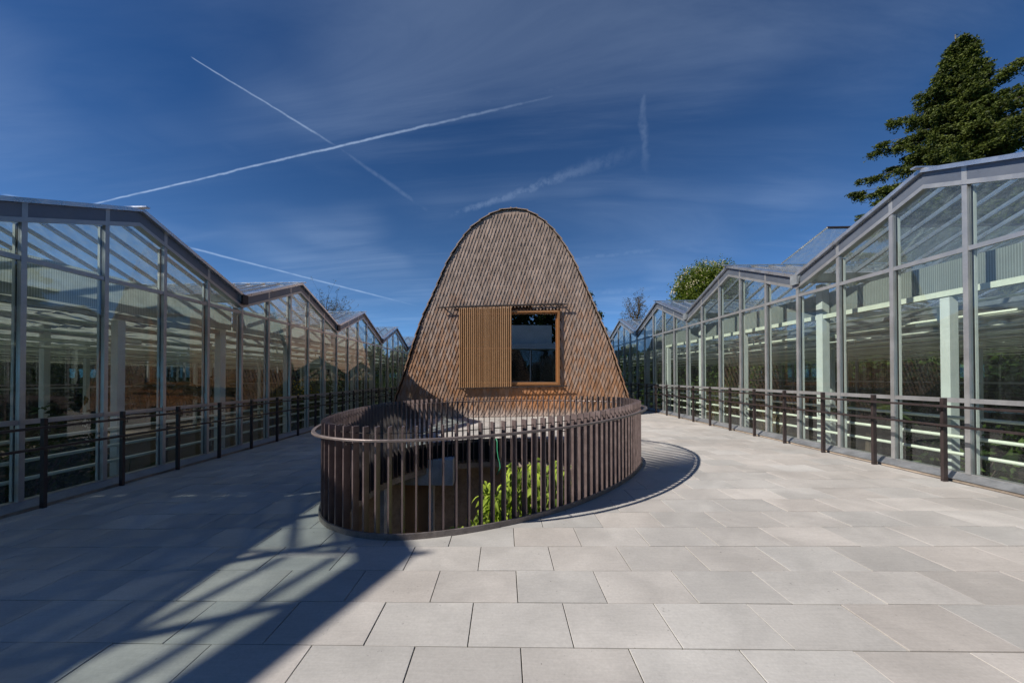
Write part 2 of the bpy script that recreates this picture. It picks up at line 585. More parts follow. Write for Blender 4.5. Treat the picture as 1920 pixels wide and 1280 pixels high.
def resample_closed(P, n):
    Q = np.vstack([P, P[:1]])
    d = np.r_[0, np.cumsum(np.linalg.norm(np.diff(Q, axis=0), axis=1))]
    s = np.linspace(0, d[-1], n, endpoint=False)
    return np.c_[np.interp(s, d, Q[:, 0]), np.interp(s, d, Q[:, 1])], d[-1]


def normals_closed(P):
    t = np.roll(P, -1, 0) - np.roll(P, 1, 0)
    t /= np.linalg.norm(t, axis=1)[:, None]
    return np.c_[t[:, 1], -t[:, 0]]      # outward for a counter-clockwise curve


# plan of the stair opening (line of the slats), counter-clockwise
PLAN = closed_spline([(-1.78, 3.70), (-1.10, 3.42), (-0.24, 3.62), (0.65, 4.16), (1.42, 4.92), (2.00, 5.72), (2.36, 6.55), (2.30, 7.45),
                      (1.60, 8.15), (0.50, 8.52), (-0.65, 8.52), (-1.62, 8.05), (-2.18, 7.20), (-2.36, 6.25), (-2.32, 5.25), (-2.14, 4.30)], 10)
HOLE, _ = resample_closed(PLAN, 120)
HOLE_N = normals_closed(HOLE)
EDGE = HOLE + HOLE_N * 0.055         # edge of the floor opening


def zt(x):
    return TILT * x


# ------------------------------------------------------------------ ground, soil
big = MB()
for (x0, x1, y0, y1) in ((-3000, -20.3, -3000, 3000), (20.6, 3000, -3000, 3000), (-20.3, 20.6, -3000, -14), (-20.3, 20.6, 33, 3000)):
    big.add([(x0, y0, -1.0), (x1, y0, -1.0), (x1, y1, -1.0), (x0, y1, -1.0)], [(0, 1, 2, 3)])
structure('ground', big, 'grass')

# terrace base with the opening cut out
cut = MB()
ring = [(p[0], p[1], -2.0) for p in EDGE]
cut.prism(ring, (0, 0, 4.0))
cutter = link('cutter', tidy(cut.mesh('cutter', None)))


def boolean_cut(me):
    o = bpy.data.objects.new('tmp', me)
    COL.objects.link(o)
    md = o.modifiers.new('b', 'BOOLEAN')
    md.operation = 'DIFFERENCE'
    md.solver = 'EXACT'
    md.object = cutter
    dg = bpy.context.evaluated_depsgraph_get()
    out = bpy.data.meshes.new_from_object(o.evaluated_get(dg))
    bpy.data.objects.remove(o)
    return out


def shear(me):
    n = len(me.vertices)
    a = np.empty(n * 3, dtype=np.float32)
    me.vertices.foreach_get('co', a)
    a = a.reshape(-1, 3)
    a[:, 2] += TILT * a[:, 0]
    me.vertices.foreach_set('co', a.ravel())
    me.update()
    return me


XL, XR = -5.73, 5.93
b = MB().box(XL - 0.02, XR + 0.02, -8, 33, -0.5, -0.0075)
me = shear(boolean_cut(tidy(b.mesh('terrace', 'joint'))))
terrace = link('terrace', me, None, kind='structure')

# ---- paving slabs, 0.6 x 0.4 running bond
ROW, LEN, GAP = 0.400, 0.591, 0.0058
slabs = []
row0 = 2.037
for k in range(-9, 62):
    y0 = row0 + ROW * k
    y1 = y0 + ROW
    cyy = 0.5 * (y0 + y1)
    offs = 0.385 if k % 2 == 0 else 0.09
    nmin = int((XL - offs) / LEN) - 2
    nmax = int((XR - offs) / LEN) + 2
    for j in range(nmin, nmax):
        x0 = offs + LEN * j
        x1 = x0 + LEN
        x0c, x1c = max(x0, XL), min(x1, XR)
        if x1c - x0c < 0.05:
            continue
        if y0 > 14.2 and -4.3 < x0 and x1 < 4.7:
            continue
        slabs.append((x0c, x1c, y0, y1))


def slab_geo(mb, s, tint):
    x0, x1, y0, y1 = s
    h = GAP / 2
    dz = random.uniform(-0.0016, 0.0016)
    sx, sy = random.uniform(-0.0012, 0.0012), random.uniform(-0.0012, 0.0012)
    x0 += h; x1 -= h; y0 += h + random.uniform(0, .0015); y1 -= h
    c = 0.0016
    lo = [(x0, y0, -0.03), (x1, y0, -0.03), (x1, y1, -0.03), (x0, y1, -0.03)]
    mid = [(x0, y0, -c + dz - sx - sy), (x1, y0, -c + dz + sx - sy), (x1, y1, -c + dz + sx + sy), (x0, y1, -c + dz - sx + sy)]
    top = [(x0 + c, y0 + c, dz - sx - sy), (x1 - c, y0 + c, dz + sx - sy), (x1 - c, y1 - c, dz + sx + sy), (x0 + c, y1 - c, dz - sx + sy)]
    fs = [(3, 2, 1, 0), (8, 9, 10, 11)]
    for a in (0, 4):
        for i in range(4):
            fs.append((a + i, a + (i + 1) % 4, a + 4 + (i + 1) % 4, a + 4 + i))
    mb.add(lo + mid + top, fs, tint)


def inside(p, poly):
    x, y = p
    c = False
    n = len(poly)
    j = n - 1
    for i in range(n):
        if ((poly[i][1] > y) != (poly[j][1] > y)) and (x < (poly[j][0] - poly[i][0]) * (y - poly[i][1]) / (poly[j][1] - poly[i][1]) + poly[i][0]):
            c = not c
        j = i
    return c


def shown(s):
    x, y = 0.5 * (s[0] + s[1]), 0.5 * (s[2] + s[3])
    return y > 1.55 and abs(x) < 1.5 * y + 0.4


slabs.sort(key=lambda s: (not shown(s), math.hypot(0.5 * (s[0] + s[1]), 0.5 * (s[2] + s[3]))))
rest = MB()
count = 0
for s in slabs:
    tint = (random.random(), random.random() ** 1.3, random.random())
    xs = np.linspace(s[0], s[1], 5)
    ys = np.linspace(s[2], s[3], 5)
    ins = [inside((x, y), EDGE) for x in xs for y in ys]
    if all(ins):
        continue
    mb = MB()
    slab_geo(mb, s, tint)
    cutit = any(ins) or any(s[0] - .01 < e[0] < s[1] + .01 and s[2] - .01 < e[1] < s[3] + .01 for e in EDGE)
    if cutit:
        mesh = boolean_cut(mb.mesh('paving_slab', 'stone'))
        if len(mesh.polygons) == 0:
            continue
        if 'tint' not in mesh.attributes:
            a = mesh.attributes.new('tint', 'FLOAT_VECTOR', 'POINT')
            a.data.foreach_set('vector', list(tint) * len(mesh.vertices))
        shear(mesh)
        link('paving_slab', mesh, terrace)
        count += 1
    elif shown(s) and count < 298:
        link('paving_slab', shear(mb.mesh('paving_slab', 'stone')), terrace)
        count += 1
    else:
        slab_geo(rest, s, tint)
link('paving_slabs', shear(rest.mesh('paving_slabs', 'stone')), terrace, kind='stuff')
bpy.data.objects.remove(cutter)

# ------------------------------------------------------------------ stairwell below the opening
WALLC = HOLE * 1.0
cen = HOLE.mean(axis=0)
WALLC = cen + (HOLE - cen) * 1.30
n = len(HOLE)
mb = MB()
ed = [(p[0], p[1], -0.40 + zt(p[0])) for p in EDGE]
ed2 = [(p[0], p[1], -0.62 + zt(p[0])) for p in EDGE]
wl = [(p[0], p[1], -0.62 + zt(p[0])) for p in WALLC]
wb = [(p[0], p[1], -3.3) for p in WALLC]
fs = []
for i in range(n):
    j = (i + 1) % n
    fs += [(i, j, n + j, n + i), (n + i, n + j, 2 * n + j, 2 * n + i), (2 * n + i, 2 * n + j, 3 * n + j, 3 * n + i)]
mb.add(ed + ed2 + wl + wb, fs)
structure('stairwell_wall', mb, 'dark_concrete')
mb = MB()
mb.add([(p[0], p[1], -3.28) for p in WALLC], [tuple(range(n))])
structure('stairwell_floor', mb, 'void_floor')
# dark steel edge strip lining the slab
mb = MB()
o1 = HOLE + HOLE_N * 0.054
o2 = HOLE + HOLE_N * 0.046
vs = [(p[0], p[1], -0.42 + zt(p[0])) for p in o1] + [(p[0], p[1], -0.004 + zt(p[0])) for p in o1] + [(p[0], p[1], -0.004 + zt(p[0])) for p in o2] + [(p[0], p[1], -0.42 + zt(p[0])) for p in o2]
fs = []
for i in range(n):
    j = (i + 1) % n
    for a in range(4):
        bb = (a + 1) % 4
        fs.append((a * n + i, a * n + j, bb * n + j, bb * n + i))
mb.add(vs, fs)
slab_edge = tidy(mb.mesh('slab_edge', 'gasket'))
link('slab_edge', slab_edge, terrace)

# concrete beam below the far slab edge
bt = thing('concrete_beam', 'pale grey concrete beam end below the floor edge, seen through the balustrade', 'beam', (-1.9, 8.0, -0.9))
part('beam_body', MB().box(-2.85, -1.42, 8.02, 8.60, -0.90, -0.34), 'concrete', bt)
part('beam_end', MB().box(-1.418, -1.14, 8.00, 8.62, -0.89, -0.325), 'concrete', bt)
# timber panel and post under the beam
pn = thing('timber_panel', 'dark brown timber panel standing below the concrete beam in the stairwell', 'panel', (-2.2, 8.3, -3.28))
mb = MB()
mb.box(-2.95, -1.75, 8.35, 8.42, -3.28, -0.92)
part('board', mb, 'batten_wood', pn)
part('post', MB().box(-2.52, -2.34, 7.0, 7.18, -3.28, -0.64), 'concrete', pn)
mb = MB().box(-1.74, -1.62, 8.25, 8.42, -3.28, -0.92)
part('post', mb, 'concrete', pn)

# ------------------------------------------------------------------ balustrade
bal = thing('balustrade', 'oval brown steel balustrade of upright slats round the stair opening', 'balustrade', (0, 6.0, 0))
NS = 124
SL, per = resample_closed(PLAN, NS)
SN = normals_closed(SL)
SM = []
for i in range(NS):
    p, nn = SL[i], SN[i]
    t = np.array([-nn[1], nn[0]])
    a, w = 0.040, 0.008
    q = [p + nn * a + t * w, p - nn * a + t * w, p - nn * a - t * w, p + nn * a - t * w]
    z0, z1 = -0.46 + zt(p[0]), 1.05 + zt(p[0]) + random.uniform(-.002, .002)
    mb = MB().hexa([(x, y, z0) for x, y in q], [(x, y, z1) for x, y in q])
    part('slat', mb, 'slat_brown', bal, fix=True)


def ring_profile(P, Nn, prof, z):
    """prof: list of (offset outward, dz), closed"""
    k = len(prof)
    m_ = len(P)
    vs = []
    for o, dz in prof:
        vs += [(P[i][0] + Nn[i][0] * o, P[i][1] + Nn[i][1] * o, z + dz + zt(P[i][0])) for i in range(m_)]
    fs = []
    for a in range(k):
        b_ = (a + 1) % k
        for i in range(m_):
            j = (i + 1) % m_
            fs.append((a * m_ + i, a * m_ + j, b_ * m_ + j, b_ * m_ + i))
    return MB().add(vs, fs)


P240, _ = resample_closed(PLAN, 240)
N240 = normals_closed(P240)
part('handrail', ring_profile(P240, N240, [(0.096, -0.006), (0.099, -0.012), (0.135, -0.012), (0.138, -0.008), (0.138, 0.008), (0.135, 0.012), (0.099, 0.012), (0.096, 0.006)], 0.935), 'rail_ring', bal, fix=True)
part('base_ring', ring_profile(P240, N240, [(0.042, -0.02), (0.062, -0.02), (0.062, 0.055), (0.042, 0.055)], 0.0), 'ring_brown', bal, fix=True)
part('top_wire', ring_profile(P240, N240, [(-0.004, -0.004), (0.004, -0.004), (0.004, 0.004), (-0.004, 0.004)], 0.985), 'track_steel', bal, fix=True)
for i in range(3, NS, 9):
    p, nn = SL[i], SN[i]
    t = np.array([-nn[1], nn[0]])
    z = 0.885 + zt(p[0])
    pts = [p + nn * 0.038, p + nn * 0.117]
    mb = MB().tube([(pts[0][0], pts[0][1], z), (pts[1][0], pts[1][1], z), (pts[1][0], pts[1][1], z + 0.035)], 0.006, 6)
    part('bracket', mb, 'track_steel', bal)


# ------------------------------------------------------------------ greenhouses
def greenhouse(s, XF, y_valley, bay, first, nbays, z_gut, z_apex, label, depth=14.0):
    zo = zt(s * XF)
    root = thing('greenhouse', label, 'greenhouse', (s * (XF + 7), 12.0, -1.0))

    def X(d):
        return s * (XF + d)

    def bx(d0, d1, y0, y1, z0, z1, mb=None):
        mb = mb or MB()
        return mb.box(X(d0), X(d1), y0, y1, z0 + zo, z1 + zo)

    Y0 = y_valley + bay * first
    Y1 = Y0 + bay * nbays
    pw = bay / 5.0
    rise = z_apex - z_gut

    def gable(y):
        u = ((y - Y0) % bay) / bay
        return z_gut + rise * (1 - abs(2 * u - 1))

    Z_T0, Z_T1 = 3.045, 3.105          # upper transom
    Z_L0, Z_L1 = 1.035, 1.095          # lower transom
    npan = nbays * 5
    # long bars
    part('sill', bx(-0.01, 0.09, Y0, Y1, 0.025, 0.105), 'aluminium', root)
    mb = MB()
    quad0 = [(X(-0.012), Y0, 0.098 + zo), (X(-0.012), Y1, 0.098 + zo), (X(-0.135), Y1, 0.030 + zo), (X(-0.135), Y0, 0.030 + zo)]
    quad1 = [(x, y, z - 0.006) for x, y, z in quad0]
    mb.hexa(quad0, quad1)
    part('sill_flashing', mb, 'flashing', root, fix=True)
    part('drain_slot', bx(-0.185, -0.13, Y0, Y1, -0.09, -0.012), 'gasket', root)
    part('plinth', bx(-0.12, 0.08, Y0, Y1, -1.0, 0.02), 'dark_concrete', root)
    sharedpane = {}
    for i in range(npan + 1):
        y = Y0 + pw * i
        valley = (i % 5 == 0)
        top = gable(y) - (0.02 if not valley else 0.16)
        hw = 0.028
        part('mullion', bx(-0.022, 0.030, y - hw, y + hw, 0.10, top), 'aluminium', root)
        # dark gasket and pale inner stud on both sides
        if y > -1:
            mb = MB()
            bx(0.031, 0.046, y - hw - 0.003, y + hw + 0.003, 0.107, top - 0.29, mb)
            part('gasket', mb, 'gasket', root)
            mb = MB()
            bx(0.060, 0.095, y - hw - 0.002, y + hw + 0.002, 0.107, top - 0.30, mb)
            part('inner_stud', mb, 'pale_steel', root)
    for i in range(npan):
        ya, yb = Y0 + pw * i + 0.028, Y0 + pw * (i + 1) - 0.028
        part('transom', bx(-0.014, 0.035, ya + .001, yb - .001, Z_T0, Z_T1), 'aluminium', root)
        part('transom', bx(-0.014, 0.035, ya + .001, yb - .001, Z_L0, Z_L1), 'aluminium', root)
        for key, z0, z1 in (('low', 0.108, Z_L0 - .001), ('mid', Z_L1 + .001, Z_T0 - .001)):
            if key not in sharedpane:
                sharedpane[key] = MB().box(0.006 * s, 0.014 * s, 0, yb - ya, z0, z1).mesh('pane', 'facade_glass')
            link('pane', sharedpane[key], root, (s * XF, ya, zo))
        # gable light, follows the roof
        u0 = ((ya - Y0) % bay) / bay
        u1 = ((yb - Y0) % bay) / bay
        th = 0.285
        ys = [ya]
        if u0 < 0.5 < u1:
            ys.append(0.5 * (ya + yb))
        ys.append(yb)
        tops = [(yy, gable(yy) - th) for yy in ys]
        poly = [(ya, Z_T1 + .001), (yb, Z_T1 + .001)] + [(a, max(c, Z_T1 + .012)) for a, c in reversed(tops)]
        mb = MB().prism([(X(0.006), a, c + zo) for a, c in poly], (0.008 * s, 0, 0))
        part('gable_pane', mb, 'facade_glass', root, fix=True)
    for bI in range(nbays):
        ya, ym, yb = Y0 + bay * bI, Y0 + bay * (bI + .5), Y0 + bay * (bI + 1)
        for sgn, (p, q) in enumerate((((ya, z_gut), (ym, z_apex)), ((yb, z_gut), (ym, z_apex)))):
            def strip(d0, d1, a, c, p=p, q=q):
                pts0 = [(X(d0), p[0], p[1] - a + zo), (X(d0), q[0], q[1] - a + zo), (X(d0), q[0], q[1] - c + zo), (X(d0), p[0], p[1] - c + zo)]
                pts1 = [(X(d1), y, z) for _, y, z in pts0]
                return MB().hexa(pts0, pts1)
            part('verge_cap', strip(-0.085, 0.10, -0.012, 0.048), 'cap_metal', root, fix=True)
            part('fascia_panel', strip(-0.020, 0.09, 0.05, 0.224), 'fascia', root, fix=True)
            part('fascia_rail', strip(-0.034, 0.09, 0.226, 0.286), 'aluminium', root, fix=True)
            # roof panes and glazing bars
            L = math.hypot(bay / 2, rise)
            pos_d = list(np.arange(0.12, 5.5, 0.45)) + list(np.arange(5.52, depth - .5, 0.90))
            dstep = 0.45
            ang = math.atan2(q[1] - p[1], q[0] - p[0])
            key = ('roof', sgn)
            if key not in sharedpane:
                ux, uz = (q[0] - p[0]) / L, (q[1] - p[1]) / L
                nx, nz = (-uz, ux) if ux > 0 else (uz, -ux)
                a0, a1 = 0.13, L - 0.05
                quad = [(0.018 * s, ux * a0, uz * a0), ((dstep - 0.018) * s, ux * a0, uz * a0), ((dstep - 0.018) * s, ux * a1, uz * a1), (0.018 * s, ux * a1, uz * a1)]
                mbp = MB().hexa([(x, y - nx * .02, z - nz * .02) for x, y, z in quad], [(x, y - nx * .012, z - nz * .012) for x, y, z in quad])
                sharedpane[key] = tidy(mbp.mesh('roof_pane', 'roof_glass'))
                quad = [(-0.016 * s, ux * a0, uz * a0), (0.016 * s, ux * a0, uz * a0), (0.016 * s, ux * a1, uz * a1), (-0.016 * s, ux * a1, uz * a1)]
                mbb = MB().hexa([(x, y - nx * .055, z - nz * .055) for x, y, z in quad], [(x, y + nx * .012, z + nz * .012) for x, y, z in quad])
                sharedpane[('bar', sgn)] = tidy(mbb.mesh('glazing_bar', 'cap_metal'))
            for j, dd in enumerate(pos_d):
                rp = link('roof_pane', sharedpane[key], root, (X(dd), p[0], p[1] + zo))
                if dd > 5.5:
                    rp.scale = (2.0, 1, 1)
                if j > 0:
                    link('glazing_bar', sharedpane[('bar', sgn)], root, (X(dd), p[0], p[1] + zo))
        # ridge
        part('ridge_cap', bx(-0.17, depth, ym - 0.035, ym + 0.035, z_apex + 0.008, z_apex + 0.03), 'cap_metal', root)
        # shade screen, pleated, lines run parallel to the glass front
        mb = MB()
        xs = np.arange(0.23 if s < 0 else 2.6, depth - 0.1, 0.16)
        vs = []
        for kx, dd in enumerate(xs):
            zz_ = 2.80 + (0.045 if kx % 2 else 0.0) + random.uniform(-.008, .008)
            vs += [(X(dd), ya + 0.005, zz_ + zo), (X(dd), yb - 0.005, zz_ + random.uniform(-.008, .008) + zo)]
        mb.add(vs, [(2 * i, 2 * i + 1, 2 * i + 3, 2 * i + 2) for i in range(len(xs) - 1)])
        part('shade_screen', mb, 'screen_cloth', root)
        # translucent skirt behind the upper transom
        mb = MB()
        ny = 60
        vs = []
        for kx in range(ny + 1):
            yy = ya + 0.02 + (bay - 0.04) * kx / ny
            dd = (0.22 if s < 0 else 0.60) + (0.004 if kx % 2 else 0.0)
            vs += [(X(dd), yy, 2.66 + zo), (X(dd), yy, (3.20 if s < 0 else 3.13) + zo)]
        mb.add(vs, [(2 * i, 2 * i + 2, 2 * i + 3, 2 * i + 1) for i in range(ny)])
        part('side_skirt', mb, 'skirt_sheet', root)
        # columns near the front: at the valley and at mid bay
        part('column', bx(0.42, 0.56, ya - 0.075, ya + 0.075, -1.0, z_gut - 0.20), 'pale_steel', root)
        part('column', bx(0.43, 0.55, ym - 0.06 + .16, ym + 0.06 + .16, -1.0, 2.56), 'pale_steel', root)
        for dd in (4.6, 9.2):
            part('column', bx(dd, dd + 0.12, ya - 0.06, ya + 0.06, -1.0, z_gut - 0.16), 'pale_steel', root)
        # short hanging pipe pieces
        for (dd, yy) in ((1.3, ya + 1.0), (1.3, ya + 3.3), (2.7, ya + 2.2), (4.3, ya + 1.1), (4.3, ya + 3.4)):
            mb = MB().tube([(X(dd), yy, 2.55 + zo), (X(dd), yy, 2.30 + zo)], 0.018, 6)
            mb.tube([(X(dd), yy - 0.32, 2.30 + zo), (X(dd), yy + 0.32, 2.30 + zo)], 0.040, 8)
            part('hanging_pipe', mb, 'pipe_paint', root)
        # gutter
    for bI in range(nbays + 1):
        ya = Y0 + bay * bI
        prof = [(ya - 0.12, z_gut + 0.01), (ya - 0.07, z_gut - 0.15), (ya + 0.07, z_gut - 0.15), (ya + 0.12, z_gut + 0.01)]
        mb = MB().prism([(X(-0.05), y, z + zo) for y, z in prof], (s * (depth + 0.05), 0, 0))
        part('gutter', mb, 'galv', root, fix=True)
        part('gutter_end', bx(-0.095, -0.052, ya - 0.085, ya + 0.085, z_gut - 0.20, z_gut + 0.005), 'track_steel' if s < 0 else 'galv', root)
    # beams and pipes parallel to the front
    part('front_beam', bx(0.44, 0.54, Y0, Y1, 2.58, 2.665), 'pipe_paint' if s > 0 else 'galv', root)
    for dd in (2.3, 4.66, 7.0, 9.26, 11.5):
        part('truss_beam', bx(dd - .04, dd + .04, Y0, Y1, 2.62, 2.70), 'galv', root)
    for ip, dd in enumerate(np.arange(0.95, depth - .5, 0.62)):
        zp = 2.52 - 0.13 * (ip % 3)
        part('ceiling_pipe', MB().tube([(X(dd), Y0, zp + zo), (X(dd), Y1, zp + zo)], 0.017 + 0.007 * (ip % 2), 8), 'pipe_paint', root, smooth=True)
    for zp, rr_ in ((0.80, 0.024), (0.53, 0.026), (0.29, 0.026)):
        part('heating_pipe', MB().tube([(X(0.34), Y0, zp + zo), (X(0.34), Y1, zp + zo)], rr_, 10), 'pipe_paint', root, smooth=True)
    # rear wall: mullions, rails, panes
    nb_ = nbays * 2
    for i in range(nb_ + 1):
        y = Y0 + bay / 2 * i
        part('mullion', bx(depth, depth + 0.1, y - .04, y + .04, -1.0, z_gut - .16), 'aluminium', root)
    part('rear_rail', bx(depth - .02, depth + 0.06, Y0, Y1, 1.10, 1.18), 'aluminium', root)
    part('rear_rail', bx(depth - .02, depth + 0.06, Y0, Y1, 2.60, 2.70), 'aluminium', root)
    for bI in range(nbays):
        ya, yb = Y0 + bay * bI, Y0 + bay * (bI + 1)
        part('rear_pane', bx(depth + .06, depth + .068, ya + .05, yb - .05, -1.0, z_gut - .17), 'facade_glass', root)
    # far end wall
    for i in range(7):
        dd = depth / 6 * i
        if i:
            part('mullion', bx(dd - .03, dd + .03, Y1 - .05, Y1 + .05, -1.0, z_gut - .16), 'aluminium', root)
    part('end_pane', bx(.1, depth, Y1 + .06, Y1 + .068, -1.0, z_gut - .17), 'facade_glass', root)
    mb = MB()
    mb.add([(X(0.0), Y0 - 3, -0.95), (X(depth + .3), Y0 - 3, -0.95), (X(depth + .3), Y1 + 2, -0.95), (X(0.0), Y1 + 2, -0.95)], [(0, 1, 2, 3) if s > 0 else (3, 2, 1, 0)])
    structure('soil', mb, 'soil')
    return root


greenhouse(-1, 5.92, 7.93, 4.65, -2, 7, 3.46, 4.34, 'glass greenhouse in its own shade, grey gables above the shadowed paving')
gh_r = greenhouse(1, 6.12, 7.80, 4.60, -2, 7, 3.50, 4.40, 'sunlit glass greenhouse with pale green columns, in front of the tall conifer')


# opened roof vents
def vent(root, s, ridge_y, z_ridge, x0, x1, side, ang):
    L = 1.45
    dy, dz = side * math.cos(ang) * L, math.sin(ang) * L
    zo = zt(s * 6.1)
    p0 = Vector((0, ridge_y, z_ridge + zo + 0.05))
    p1 = p0 + Vector((0, dy, dz))
    nrm = Vector((0, -dz, dy)).normalized() * 0.008
    nb = 5
    w = (x1 - x0) / nb
    mb = MB()
    for i in range(nb):
        a, b_ = x0 + w * i + .02, x0 + w * (i + 1) - .02
        q = [Vector((a, *p0.yz)), Vector((b_, *p0.yz)), Vector((b_, *p1.yz)), Vector((a, *p1.yz))]
        part('vent_pane', MB().hexa([v_ - nrm for v_ in q], [v_ + nrm for v_ in q]), 'roof_glass', root, fix=True)
    for i in range(nb + 1):
        a = x0 + w * i
        part('vent_bar', MB().tube([(a, *p0.yz), (a, *p1.yz)], 0.022, 4), 'cap_metal', root)
    part('vent_bar', MB().tube([(x0, *p1.yz), (x1, *p1.yz)], 0.03, 6), 'rail_brown', root)


vent(gh_r, 1, 10.1, 4.40, 7.5, 13.5, -1, R(16))


# ------------------------------------------------------------------ handrails along the greenhouses
def side_rail(s, XP, y_first, step, npost, label):
    root = thing('handrail', label, 'railing', (s * XP, 10.0, 0.0))
    zo = zt(s * XP)
    post = None
    for i in range(npost):
        y = y_first + step * i
        if post is None:
            post = MB().box(-0.026, 0.026, -0.019, 0.019, -0.05, 1.105).mesh('post', 'rail_brown')
            brk = MB()
            for z in (0.985, 0.735):
                brk.tube([(-s * 0.03, 0, z - 0.045), (-s * 0.075, 0, z - 0.045), (-s * 0.075, 0, z - 0.005)], 0.006, 6)
            brk = brk.mesh('bracket', 'rail_brown')
        link('post', post, root, (s * XP, y, zo))
        link('bracket', brk, root, (s * XP, y, zo))
    ya, yb = y_first - 0.6, y_first + step * (npost - 1) + 0.3
    for z in (1.0, 0.75):
        part('rail', MB().box(s * (XP - 0.100), s * (XP - 0.052), ya, yb, z - 0.014 + zo, z + 0.014 + zo), 'rail_brown', root)
    return root


side_rail(-1, 5.70, 4.275 - 0.9235 * 5, 0.9235, 32, 'dark steel handrail on short posts along the shaded greenhouse')
side_rail(1, 5.86, 5.091 - 0.918 * 6, 0.918, 33, 'brown steel handrail on short posts along the sunlit greenhouse')

# ------------------------------------------------------------------ shingled hut
HY = 13.70
OUT = [(-4.38, -0.09), (-4.14, 0.64), (-3.76, 1.76), (-3.19, 3.55), (-2.78, 4.47), (-2.55, 4.98), (-2.11, 5.95), (-1.48, 6.90), (-1.12, 7.26),
       (-0.44, 7.70), (0.20, 7.85), (0.83, 7.77), (1.50, 7.36), (2.02, 6.80), (2.45, 6.12), (2.69, 5.66), (3.27, 4.33), (3.87, 2.89), (4.24, 1.78), (4.57, 0.76), (4.80, 0.10)]
o = np.array(OUT)
prof = []
for i in range(len(o) - 1):
    p0 = o[max(i - 1, 0)]; p1 = o[i]; p2 = o[i + 1]; p3 = o[min(i + 2, len(o) - 1)]
    for j in range(6):
        t = j / 6
        prof.append(0.5 * ((2 * p1) + (-p0 + p2) * t + (2 * p0 - 5 * p1 + 4 * p2 - p3) * t * t + (-p0 + 3 * p1 - 3 * p2 + p3) * t ** 3))
prof.append(o[-1])
prof = np.array(prof)
ai = int(np.argmax(prof[:, 1]))
Lz, Lx = prof[:ai + 1, 1], prof[:ai + 1, 0]
Rz, Rx = prof[ai:, 1][::-1], prof[ai:, 0][::-1]
ZMAX = prof[ai, 1]


def xl(z):
    return float(np.interp(z, Lz, Lx))


def xr(z):
    return float(np.interp(z, Rz, Rx))


hut = thing('shingle_hut', 'tall parabolic hut clad in weathered wooden shingles', 'hut', (0.2, 16.0, 0.0))
# inner wall behind the shingles
mb = MB()
inner = [(x * 0.985, HY + 0.03, max(z - 0.08, -0.15)) for x, z in prof]
mb.prism(inner, (0, 0.12, 0))
# open the window: build the wall of four pieces instead of one sheet
mb = MB()
W0, W1, V0, V1 = 0.27, 2.06, 1.24, 4.00


def wall_poly(zlo, zhi, xlo=None, xhi=None):
    zs = np.linspace(zlo, zhi, 24)
    left = [(max(xl(z) + .06, xlo) if xlo is not None else xl(z) + .06, z) for z in zs]
    right = [(min(xr(z) - .06, xhi) if xhi is not None else xr(z) - .06, z) for z in zs]
    for i in range(len(zs) - 1):
        a = [(left[i][0], HY + .03, left[i][1]), (right[i][0], HY + .03, right[i][1]), (right[i + 1][0], HY + .03, right[i + 1][1]), (left[i + 1][0], HY + .03, left[i + 1][1])]
        mb.hexa(a, [(x, y + .12, z) for x, y, z in a])


wall_poly(-0.15, V0)
wall_poly(V1, ZMAX - 0.06)
wall_poly(V0, V1, None, W0)
wall_poly(V0, V1, W1, None)
part('front_wall', mb, 'backing_wood', hut)

# roof vault: overlapping courses of shakes from the ground to the crown
mb = MB()
YA, YB = HY - 0.075, HY + 8.0
for side in (0, 1):
    chain = prof[:ai + 1] if side == 0 else prof[ai:][::-1]
    d = np.r_[0, np.cumsum(np.linalg.norm(np.diff(chain, axis=0), axis=1))]
    ss = np.arange(0, d[-1], 0.42)
    ss = np.append(ss, d[-1])
    for i in range(len(ss) - 1):
        s0, s1 = max(ss[i] - 0.05, 0), ss[i + 1]
        a = np.array([np.interp(s0, d, chain[:, 0]), np.interp(s0, d, chain[:, 1])])
        c = np.array([np.interp(s1, d, chain[:, 0]), np.interp(s1, d, chain[:, 1])])
        t = (c - a) / np.linalg.norm(c - a)
        nn = np.array([-t[1], t[0]]) if side == 0 else np.array([t[1], -t[0]])
        q = [a + nn * 0.035, a + nn * 0.065, c + nn * 0.028, c - nn * 0.002]
        seg = [(p[0], YA, p[1]) for p in q]
        tint = (random.random(), random.random(), 0)
        jj = random.uniform(-.015, .015)
        mb.hexa([(x, y + jj, z) for x, y, z in seg], [(x, YB, z) for x, _, z in seg], tint)
me = tidy(mb.mesh('roof', 'shingle'))
link('roof', me, hut)
# soffit and back wall
mb = MB()
ins = [(x * 0.992, z - 0.02) for x, z in prof]
for i in range(len(ins) - 1):
    a, c = ins[i], ins[i + 1]
    mb.add([(a[0], YA + .02, a[1]), (c[0], YA + .02, c[1]), (c[0], YB, c[1]), (a[0], YB, a[1])], [(0, 1, 2, 3)])
part('lining', mb, 'backing_wood', hut)
mb = MB().prism([(x * .99, YB - .1, z - .03) for x, z in prof], (0, 0.08, 0))
part('back_wall', mb, 'backing_wood', hut)
# floor inside the hut is the terrace; a near-black sheet behind the window paints the room's darkness
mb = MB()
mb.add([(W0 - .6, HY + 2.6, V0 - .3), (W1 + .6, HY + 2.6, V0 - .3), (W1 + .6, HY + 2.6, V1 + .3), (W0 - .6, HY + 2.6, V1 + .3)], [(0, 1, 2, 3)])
part('dark_room_sheet', mb, 'interior_dark', hut)

